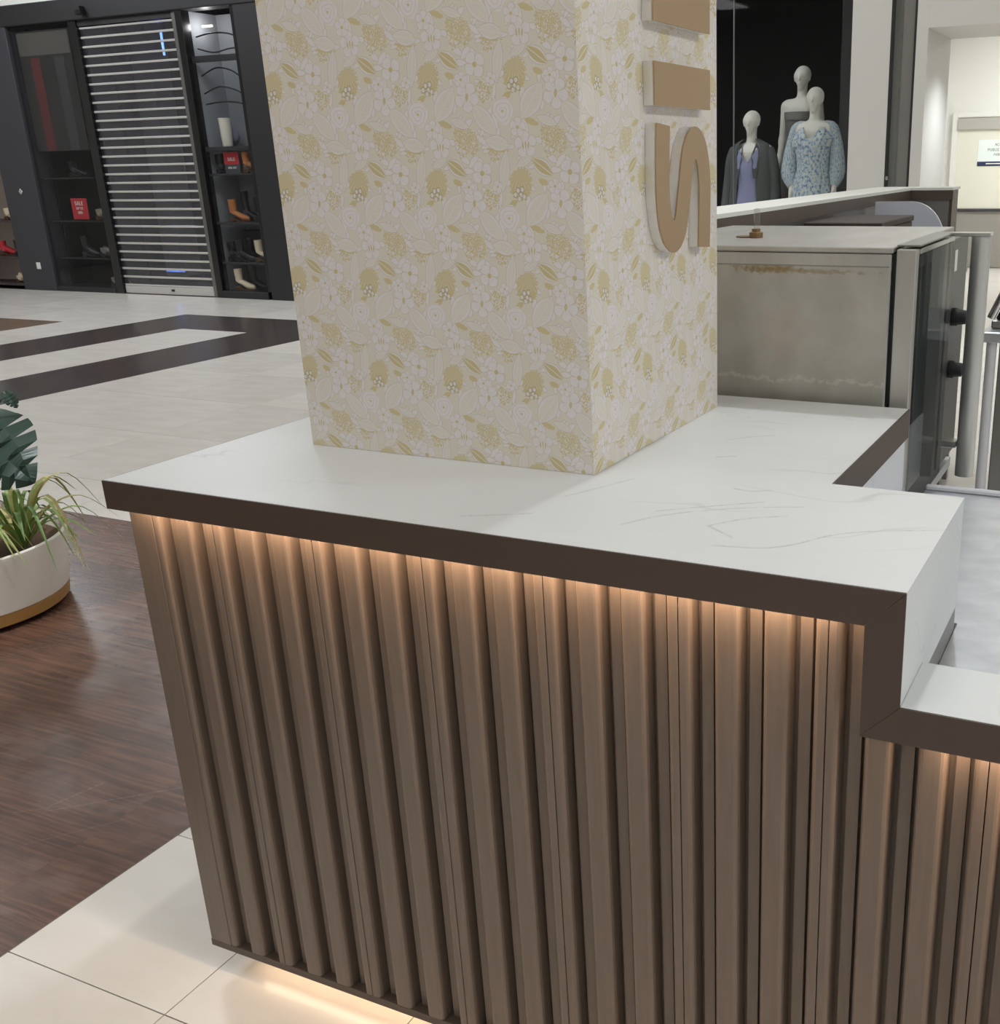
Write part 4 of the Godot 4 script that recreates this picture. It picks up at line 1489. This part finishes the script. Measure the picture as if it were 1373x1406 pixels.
	part_box("back_panel", Vector3(-15.59, 0.0, z - 0.5), Vector3(-14.36, 1.62, z - 0.46), pale, nb)
	part_box("upper_panel", Vector3(-15.59, 1.621, z - 0.3), Vector3(-14.36, 3.329, z - 0.05), M.black, nb)
	for y in [0.933, 0.443, 0.073]:
		part_box("shelf", Vector3(-15.59, y - 0.03, z - 0.455), Vector3(-14.355, y, z - 0.03), mat(c8(60, 52, 50), 0.5), nb, 0.003)
	boot(Vector3(-14.56, 0.4433, z - 0.2), 0.3, 0.22, blk, blk, "dark boot on the pale shelves at the left edge")
	boot(Vector3(-14.62, 0.0733, z - 0.18), 0.3, 0.1, creamb, browns, "cream shoe on the bottom pale shelf at the left edge", 0.03)
	boot(Vector3(-14.88, 0.4433, z - 0.2), 0.3, 0.2, redm, browns, "red boot on the pale shelves at the left edge")
	boot(Vector3(-14.62, 0.9333, z - 0.2), 0.3, 0.16, creamb, browns, "cream shoe on the top pale shelf at the left edge", 0.03)

func blue_light(called: String, at: Vector3, size: Vector3, e: float, label: String) -> void:
	var t := thing(called, label, "light", at)
	part_box("tube", -size / 2, size / 2, glow(c8(110, 150, 255), e), t)
	part_box("holder", Vector3(-size.x / 2 - 0.01, -size.y / 2, -size.z / 2 - 0.02), Vector3(size.x / 2 + 0.01, size.y / 2, -size.z / 2 - 0.001), M.black, t)
	var l := OmniLight3D.new()
	l.name = "glow"
	l.light_color = Color(0.4, 0.55, 1.0)
	l.light_energy = 0.003 * e
	l.light_size = 0.03
	l.omni_range = 20.0
	l.omni_attenuation = 2.0
	l.shadow_enabled = true
	l.position = Vector3(0, 0, size.z / 2 + 0.03)
	t.add_child(l)

func body(st: SurfaceTool, head_top: float, arms: Array) -> void:
	# shop figure, 1.80 m with the head; y measured from its base
	var H := head_top
	var b := []
	b.append([Vector3(0, H - 0.20, -0.008), Vector3(0, H - 0.30, -0.015), 0.044, 0.052])     # neck
	b.append([Vector3(-0.12, H - 0.355, -0.01), Vector3(0.12, H - 0.355, -0.01), 0.062, 0.062])
	b.append([Vector3(-0.05, H - 0.40, 0.0), Vector3(-0.04, H - 0.56, 0.01), 0.095, 0.08])
	b.append([Vector3(0.05, H - 0.40, 0.0), Vector3(0.04, H - 0.56, 0.01), 0.095, 0.08])
	b.append([Vector3(0, H - 0.56, 0), Vector3(0, H - 0.78, 0), 0.095, 0.12])
	b.append([Vector3(-0.08, H - 0.86, 0), Vector3(-0.075, H - 1.28, 0.015), 0.095, 0.06])
	b.append([Vector3(0.08, H - 0.86, 0), Vector3(0.075, H - 1.28, 0.0), 0.095, 0.06])
	b.append([Vector3(-0.075, H - 1.28, 0.015), Vector3(-0.075, H - 1.70, -0.01), 0.058, 0.035])
	b.append([Vector3(0.075, H - 1.28, 0.0), Vector3(0.075, H - 1.70, -0.02), 0.058, 0.035])
	b.append([Vector3(-0.075, H - 1.75, -0.01), Vector3(-0.08, H - 1.775, 0.12), 0.036, 0.024])
	b.append([Vector3(0.075, H - 1.75, -0.02), Vector3(0.08, H - 1.775, 0.11), 0.036, 0.024])
	# head: skull, face, jaw
	bones_mesh(st, [[Vector3(0, H - 0.085, -0.02), Vector3(0, H - 0.10, 0.012), 0.076, 0.074], [Vector3(0, H - 0.11, 0.03), Vector3(0, H - 0.195, 0.048), 0.064, 0.028],
		[Vector3(0, H - 0.10, 0.088), Vector3(0, H - 0.135, 0.102), 0.006, 0.010], [Vector3(0, H - 0.163, 0.078), Vector3(0, H - 0.168, 0.078), 0.014, 0.014],
		[Vector3(0, H - 0.12, -0.02), Vector3(0, H - 0.22, -0.006), 0.050, 0.046], [Vector3(-0.073, H - 0.10, 0.0), Vector3(-0.070, H - 0.14, 0.004), 0.011, 0.007], [Vector3(0.073, H - 0.10, 0.0), Vector3(0.070, H - 0.14, 0.004), 0.011, 0.007]], 0.009, 0.016)
	for a in arms:
		b.append([a[0], a[1], 0.045, 0.037])
		b.append([a[1], a[2], 0.036, 0.024])
	bones_mesh(st, b, 0.016, 0.035)
	for a in arms:                                          # hands, with five fingers each
		var w: Vector3 = a[2]
		var d: Vector3 = (a[2] - a[1]).normalized()
		var s: float = a[3]
		var side := Vector3(0, 0, 1)
		var hb := [[w, w + d * 0.075, 0.024, 0.026]]
		for f in 4:
			var off := side * (0.030 - 0.019 * f)
			var base := w + d * 0.075 + off
			var ln: float = [0.058, 0.066, 0.062, 0.048][f]
			var mid := base + d * ln * 0.55
			hb.append([w + d * 0.05 + off * 0.8, base, 0.010, 0.009])
			hb.append([base, mid, 0.009, 0.008])
			hb.append([mid, mid + (d + Vector3(-s, 0, 0) * 0.45).normalized() * ln * 0.5, 0.008, 0.006])
		var tb := w + d * 0.02 + side * 0.022
		hb.append([tb, tb + (d * 0.8 + side * 0.6).normalized() * 0.04, 0.012, 0.010])
		hb.append([tb + (d * 0.8 + side * 0.6).normalized() * 0.04, tb + (d * 1.0 + side * 0.35).normalized() * 0.07, 0.010, 0.007])
		bones_mesh(st, hb, 0.005, 0.008)

func garment(st: SurfaceTool, rows: Array, folds := 0.0, n := 40) -> void:
	var rings := []
	for q in rows:       # y, half width, half depth, centre z, fold strength
		var r := PackedVector3Array()
		for i in n:
			var a := TAU * i / n
			var f: float = 1.0 + folds * q[4] * sin(a * 11.0 + q[0] * 2.0)
			r.append(Vector3(cos(a) * q[1] * f, q[0], q[3] + sin(a) * q[2] * f))
		rings.append(r)
	loft(st, rings, true, true)

func build_dress_shop() -> void:
	var z := -8.2
	var s := thing("dress_shop", "tall glazed dress shop front behind the kiosk", "shopfront")
	part_box("end_pier", Vector3(-2.285, 0, z - 0.6), Vector3(-1.965, CEIL - 0.004, z), M.wall, s)
	part_box("pane", Vector3(-3.315, 0.05, z - 0.02), Vector3(-2.2855, CEIL - 0.35, z - 0.01), M.shop_glass, s)
	part_box("pane", Vector3(-5.39, 0.05, z - 0.02), Vector3(-3.325, CEIL - 0.35, z - 0.01), M.shop_glass, s)
	part_box("glass_joint", Vector3(-3.3245, 0.05, z - 0.022), Vector3(-3.3155, CEIL - 0.35, z - 0.006), mat(c8(130, 128, 130), 0.3, 0.4), s)
	part_box("sill", Vector3(-5.39, 0, z - 0.06), Vector3(-2.2855, 0.0495, z), M.grey_steel, s)
	part_box("header", Vector3(-5.39, CEIL - 0.349, z - 0.06), Vector3(-2.2855, CEIL - 0.004, z), M.wall, s)
	# black interior
	part_box("rear_wall_slab", Vector3(-7.59, 0, -15.7), Vector3(-2.95, CEIL - 0.3, -15.6), M.dark_in, structure("wall_dress_shop"))
	part_box("side_wall", Vector3(-7.59, 0, -15.599), Vector3(-7.5, CEIL - 0.3, -9.36), M.dark_in, structure("wall_dress_shop"))
	part_box("side_wall", Vector3(-2.95, 0, -15.599), Vector3(-2.86, CEIL - 0.3, -10.411), M.dark_in, structure("wall_dress_shop"))
	part_box("side_wall", Vector3(-2.95, 0, -10.41), Vector3(-2.29, CEIL - 0.3, -10.30), M.dark_in, structure("wall_dress_shop"))
	part_box("side_wall", Vector3(-2.2895, 0, -10.41), Vector3(-2.19, CEIL - 0.3, z - 0.601), M.dark_in, structure("wall_dress_shop"))
	part_box("room_ceiling", Vector3(-7.59, CEIL - 0.299, -15.7), Vector3(-2.2895, CEIL - 0.2, z - 0.07), M.dark_in, structure("wall_dress_shop"))
	var labels := ["grey square plinth under the mannequin in the open blazer", "tall plinth under the strapless dress mannequin", "plinth under the mannequin in the blue print dress"]
	var at := [Vector3(-3.338, 0.0, -8.72), Vector3(-2.995, 0.0, -9.15), Vector3(-2.722, 0.0, -8.66)]
	var tops := [0.178, 0.566, 0.350]
	for k in 3:
		var pl := thing("plinth", labels[k], "plinth", at[k], 0.0, "plinths in the dress shop window")
		var hw := 0.19 if k == 0 else 0.165
		part_box("block", Vector3(-hw, 0, -0.2), Vector3(hw, tops[k] - 0.02, 0.2), M.charcoal, pl, 0.004)
		part_box("plinth_top", Vector3(-hw - 0.005, tops[k] - 0.0195, -0.205), Vector3(hw + 0.005, tops[k], 0.205), M.black, pl, 0.003)
	# mannequin in a lilac slip dress under an open grey blazer
	var m := thing("mannequin", "white mannequin in a lilac slip dress under an open grey blazer", "mannequin", at[0] + Vector3(0, 0.1785, 0))
	var st := stool()
	body(st, 1.8, [[Vector3(-0.165, 1.44, -0.01), Vector3(-0.215, 1.14, -0.02), Vector3(-0.225, 0.90, 0.04), -1.0], [Vector3(0.165, 1.44, -0.01), Vector3(0.215, 1.14, -0.02), Vector3(0.225, 0.90, 0.04), 1.0]])
	obj("figure", st, M.skin, m)
	st = stool()
	var lilac := mat(c8(158, 162, 198), 0.5)
	garment(st, [[0.42, 0.27, 0.22, 0.0, 1.0], [0.7, 0.215, 0.185, 0.0, 0.8], [0.92, 0.195, 0.160, 0.0, 0.3], [1.02, 0.172, 0.150, 0.0, 0.1], [1.12, 0.140, 0.132, 0.004, 0.05], [1.20, 0.140, 0.126, 0.012, 0.0], [1.30, 0.155, 0.134, 0.018, 0.0], [1.345, 0.155, 0.120, 0.012, 0.0]], 0.06)
	var dr := obj("slip_dress", st, lilac, m)
	for sx in [-1.0, 1.0]:      # the two cups of the V neck, rising to the straps
		st = stool()
		var strip := [[0.008, 1.335, 0.128], [0.05, 1.40, 0.115], [0.085, 1.455, 0.075], [0.098, 1.50, 0.02]]
		var last := []
		for q in strip:
			var row := [Vector3(sx * q[0], q[1], q[2] + 0.012), Vector3(sx * (q[0] + 0.075 * (1.52 - q[1]) / 0.18 + 0.012), q[1] - 0.02, q[2] - 0.012)]
			if last.size() > 0:
				face(st, [last[0], last[1], row[1], row[0]], Vector3(0, 0, 1))
			last = row
		obj("strap", st, lilac, dr)
	# blazer: two front halves, a back and two sleeves hanging
	var grey := mat(c8(96, 100, 98), 0.75)
	var bz := stool()
	var rings := []
	for q in [[0.62, 0.235, 0.175, 0.55], [0.9, 0.225, 0.165, 0.5], [1.15, 0.20, 0.15, 0.48], [1.32, 0.205, 0.145, 0.5], [1.42, 0.205, 0.125, 0.55], [1.465, 0.198, 0.112, 0.6], [1.50, 0.165, 0.098, 0.65], [1.525, 0.115, 0.085, 0.75], [1.545, 0.078, 0.07, 0.8]]:
		var row := PackedVector3Array()
		for i in 33:                     # an open C, gap at the front
			var a := lerpf(PI / 2 + q[3], PI / 2 - q[3] + TAU, i / 32.0)
			row.append(Vector3(cos(a) * q[1], q[0], sin(a) * q[2] - 0.005))
		for i in 33:
			var a := lerpf(PI / 2 - q[3] + TAU, PI / 2 + q[3], i / 32.0)
			row.append(Vector3(cos(a) * (q[1] - 0.008), q[0], sin(a) * (q[2] - 0.008) - 0.005))
		rings.append(row)
	loft(bz, rings, false, false)
	var jk := obj("blazer", bz, grey, m)
	for sx in [-1.0, 1.0]:
		st = stool()
		tube(st, curve([Vector3(sx * 0.15, 1.452, -0.01), Vector3(sx * 0.19, 1.36, -0.015), Vector3(sx * 0.222, 1.15, -0.02), Vector3(sx * 0.235, 0.93, 0.03)], 5), [0.06, 0.062, 0.063, 0.063, 0.063, 0.063, 0.062, 0.061, 0.06, 0.06, 0.059, 0.058, 0.057, 0.056, 0.055, 0.054], 16)
		obj("sleeve", st, grey, jk)
		st = stool()
		face(st, [Vector3(sx * 0.07, 1.515, 0.05), Vector3(sx * 0.125, 1.43, 0.095), Vector3(sx * 0.10, 1.2, 0.155), Vector3(sx * 0.075, 1.2, 0.160), Vector3(sx * 0.045, 1.40, 0.13)], Vector3(0, 0, 1))
		obj("lapel", st, mat(c8(84, 88, 86), 0.75), jk)

	# tall mannequin in a strapless grey dress, bare arm hanging
	m = thing("mannequin", "tallest mannequin in a strapless grey dress with one bare arm hanging", "mannequin", at[1] + Vector3(0, 0.5665, 0))
	st = stool()
	body(st, 1.8, [[Vector3(-0.16, 1.44, -0.01), Vector3(-0.19, 1.14, -0.03), Vector3(-0.215, 0.93, 0.03), -1.0], [Vector3(0.16, 1.44, -0.01), Vector3(0.20, 1.14, -0.03), Vector3(0.23, 0.93, 0.03), 1.0]])
	obj("figure", st, M.skin, m)
	st = stool()
	garment(st, [[0.10, 0.20, 0.18, 0.0, 1.0], [0.5, 0.175, 0.16, 0.0, 0.6], [0.85, 0.20, 0.165, 0.0, 0.2], [1.0, 0.182, 0.152, 0.0, 0.1], [1.13, 0.138, 0.130, 0.0, 0.0], [1.26, 0.148, 0.13, 0.012, 0.0], [1.385, 0.158, 0.130, 0.015, 0.0]], 0.05)
	obj("strapless_dress", st, mat(c8(120, 120, 114), 0.55), m)
	st = stool()
	garment(st, [[1.32, 0.157, 0.136, 0.015, 0.0], [1.39, 0.161, 0.134, 0.015, 0.0]])
	obj("dress_band", st, mat(c8(136, 138, 132), 0.5), m)

	# mannequin in a blue print dress
	m = thing("mannequin", "mannequin in a blue and cream print dress with full sleeves", "mannequin", at[2] + Vector3(0, 0.3505, 0))
	st = stool()
	body(st, 1.8, [[Vector3(-0.165, 1.44, -0.01), Vector3(-0.205, 1.15, -0.01), Vector3(-0.185, 0.935, 0.06), -1.0], [Vector3(0.165, 1.44, -0.01), Vector3(0.215, 1.15, -0.01), Vector3(0.215, 0.935, 0.06), 1.0]])
	obj("figure", st, M.skin, m)
	var print_ := mat(Color.WHITE, 0.7, 0.0, floral(), 1.0)
	print_.uv1_scale = Vector3(3.0, 3.0, 1.0)
	st = stool()
	garment(st, [[0.28, 0.30, 0.26, 0.0, 1.0], [0.6, 0.235, 0.205, 0.0, 0.8], [0.9, 0.198, 0.168, 0.0, 0.4], [1.02, 0.172, 0.152, 0.0, 0.2], [1.1, 0.148, 0.138, 0.0, 0.1], [1.2, 0.150, 0.134, 0.015, 0.0], [1.3, 0.168, 0.142, 0.018, 0.0], [1.36, 0.178, 0.132, 0.012, 0.0]], 0.07)
	dr = obj("print_dress", st, print_, m)
	for sx in [-1.0, 1.0]:
		st = stool()
		var last := []
		for q in [[0.004, 1.31, 0.158, 0.17], [0.035, 1.37, 0.145, 0.15], [0.065, 1.43, 0.105, 0.105], [0.085, 1.495, 0.03, 0.055]]:
			var row := [Vector3(sx * q[0], q[1], q[2]), Vector3(sx * (q[0] + q[3] * 0.5), q[1] - 0.004, q[2] - 0.01), Vector3(sx * (q[0] + q[3]), q[1] - 0.02, q[2] - 0.08)]
			if last.size() > 0:
				for e in 2:
					face(st, [last[e], last[e + 1], row[e + 1], row[e]], Vector3(0, 0, 1))
			last = row
		obj("bodice", st, print_, dr)
		st = stool()
		tube(st, curve([Vector3(sx * 0.09, 1.462, -0.01), Vector3(sx * 0.165, 1.435, -0.01), Vector3(sx * 0.205, 1.3, -0.01), Vector3(sx * 0.225, 1.08, 0.01), Vector3(sx * 0.20 + 0.01, 0.955, 0.05)], 4), [0.05, 0.054, 0.056, 0.058, 0.058, 0.056, 0.055, 0.056, 0.059, 0.063, 0.067, 0.071, 0.073, 0.068, 0.056, 0.042, 0.036], 18)
		obj("sleeve", st, print_, dr)
	# round dusky pink bag between the figures
	var bg := thing("handbag", "round dusky pink handbag hanging from the tallest mannequin's hand", "bag", Vector3(-3.20, 1.165, -9.10))
	st = stool()
	rings = []
	for i in 9:
		var a := lerpf(-PI / 2, PI / 2, i / 8.0)
		rings.append(ring(Vector3(0, 0.09, sin(a) * 0.035), Vector3(0.085 * maxf(sqrt(maxf(cos(a), 0.0)), 0.3), 0, 0), Vector3(0, 0.09 * maxf(sqrt(maxf(cos(a), 0.0)), 0.3), 0), 24))
	loft(st, rings)
	obj("pouch", st, mat(c8(150, 84, 92), 0.6), bg)
	st = stool()
	tube(st, curve([Vector3(-0.05, 0.15, 0), Vector3(-0.042, 0.25, 0), Vector3(-0.02, 0.30, 0), Vector3(0.03, 0.26, 0), Vector3(0.05, 0.15, 0)], 5), 0.006, 8)
	obj("strap", st, mat(c8(120, 66, 74), 0.6), bg)

func build_corridor() -> void:
	var z := -8.2
	# glazed door leaf folded at the end of the dress shop
	var d := thing("glass_door_leaf", "narrow grey-framed glass door leaf beside the corridor opening", "door", Vector3.ZERO)
	var dark := mat(c8(52, 51, 50), 0.4, 0.4)
	part_box("frame", Vector3(-1.9645, 0.0, z - 0.06), Vector3(-1.945, 3.6, z), dark, d)
	part_box("frame", Vector3(-1.775, 0.0, z - 0.06), Vector3(-1.757, 3.6, z), dark, d)
	part_box("stile", Vector3(-1.865, 0.0, z - 0.055), Vector3(-1.7755, 3.6, z - 0.01), mat(c8(118, 116, 110), 0.6), d)
	part_box("pane", Vector3(-1.9445, 0.0, z - 0.04), Vector3(-1.8655, 3.6, z - 0.03), M.glass, d)
	part_box("backing", Vector3(-1.9445, 0.0, z - 0.30), Vector3(-1.8655, 3.6, z - 0.25), M.wall, d)
	var st := stool()
	box(st, Vector3(-1.95, 1.36, z + 0.0003), Vector3(-1.93, 1.39, z + 0.02), 0.004)
	obj("lock", st, M.chrome, d)
	var w := structure("wall_right_facade")
	part_box("pier", Vector3(-1.7565, 0, z - 1.0), Vector3(-1.664, CEIL, z), M.wall, w)
	part_box("lintel", Vector3(-1.6635, 2.508, z - 1.0), Vector3(1.2, CEIL, z), M.wall, w)
	part_box("wall_slab", Vector3(1.2005, 0, z - 1.0), Vector3(9.2, CEIL, z), M.wall, w)
	part_box("wall_slab", Vector3(-2.285, 3.6, z - 1.0), Vector3(-1.757, CEIL, z - 0.61), M.wall, w)
	part_box("door_head", Vector3(-1.9645, 3.6, z - 0.6), Vector3(-1.757, CEIL, z), M.wall, w)
	# corridor
	var c := structure("wall_corridor")
	part_box("end_wall", Vector3(-2.75, 0, -15.4), Vector3(3.2, 3.4, -15.2), M.white, c)
	part_box("side_wall", Vector3(-2.855, 0, -15.4), Vector3(-2.75, 3.4, -10.42), M.white, c)
	part_box("side_wall", Vector3(3.2, 0, -15.4), Vector3(3.4, 3.4, -9.2), M.white, c)
	part_box("ceiling_slab", Vector3(-2.855, 3.4, -15.4), Vector3(3.4, 3.5, -9.2), M.ceiling, c)
	part_box("front_wall", Vector3(-2.7495, 0, -10.62), Vector3(-2.1, 3.4, -10.42), M.white, c)
	part_box("floor_slab", Vector3(-2.855, -0.0118, -15.4), Vector3(3.4, -0.0005, -9.001), M.tile[0], c)
	part_box("side_wall", Vector3(-2.1895, 0, -10.419), Vector3(-2.1, 3.4, -9.2), M.white, c)
	var cp := thing("ceiling_light_panel", "ceiling light in the white corridor", "light", Vector3(-0.6, 3.4, -13.4))
	part_box("frame", Vector3(-0.64, -0.02, -0.64), Vector3(0.64, 0.0, 0.64), M.white, cp, 0.004)
	part_box("diffuser", Vector3(-0.6, -0.03, -0.6), Vector3(0.6, -0.0205, 0.6), glow(c8(255, 250, 240), 1.6), cp)
	var l := AreaLight3D.new()
	l.name = "panel_glow"
	l.area_size = Vector2(1.2, 1.2)
	l.light_energy = 12.0
	l.light_color = Color(0.97, 0.985, 1.0)
	l.shadow_enabled = true
	l.area_range = 40.0
	l.rotation_degrees.x = -90.0
	l.position = Vector3(0, -0.04, 0)
	cp.add_child(l)
	# service door with its notice
	var e := thing("service_door", "cream service door with a notice at the end of the corridor", "door")
	var cream := mat(c8(226, 224, 208), 0.6)
	part_box("leaf", Vector3(-2.573, 0.83, -15.199), Vector3(-0.6, 2.045, -15.16), cream, e)
	part_box("frame", Vector3(-2.65, 0.0, -15.199), Vector3(-2.5735, 2.12, -15.14), M.white, e, 0.004)
	part_box("frame", Vector3(-2.573, 2.0455, -15.199), Vector3(-0.6, 2.12, -15.14), M.white, e, 0.004)
	part_box("door_closer_strip", Vector3(-2.57, 1.89, -15.1595), Vector3(-0.62, 2.03, -15.12), mat(c8(176, 174, 166), 0.6), e)
	part_box("bumper_rail", Vector3(-2.573, 0.785, -15.1595), Vector3(-0.6, 0.8195, -15.13), mat(c8(58, 56, 60), 0.5), e, 0.004)
	part_box("lower_leaf", Vector3(-2.573, 0.02, -15.199), Vector3(-0.6, 0.829, -15.16), mat(c8(150, 146, 138), 0.6), e)
	var n := thing("door_notice", "white notice with a navy footer on the service door", "sign", Vector3(-2.275, 1.40, -15.155))
	part_box("plate", Vector3(0.0, 0.06, -0.004), Vector3(0.62, 0.35, 0.0), mat(c8(232, 240, 236), 0.4), n)
	part_box("footer", Vector3(0.0, 0.0, -0.004), Vector3(0.62, 0.0595, 0.001), mat(c8(40, 44, 84), 0.5), n)
	var ink := mat(c8(60, 64, 70), 0.6)
	for q in [["ACCESS", 0.282, 0.05], ["PUBLIC TOILETS", 0.215, 0.05], ["PARENTS", 0.15, 0.045]]:
		var tm := TextMesh.new()
		tm.text = q[0]
		var fnt := SystemFont.new()
		fnt.font_names = PackedStringArray(["Droid Sans"])
		tm.font = fnt
		tm.font_size = 48
		tm.pixel_size = q[2] / 48.0
		tm.depth = 0.001
		tm.material = ink
		piece("lettering", tm, n, Vector3(0.31, q[1], 0.0012))
	part_box("footer_print", Vector3(0.12, 0.024, 0.0011), Vector3(0.5, 0.038, 0.0018), M.white, n)
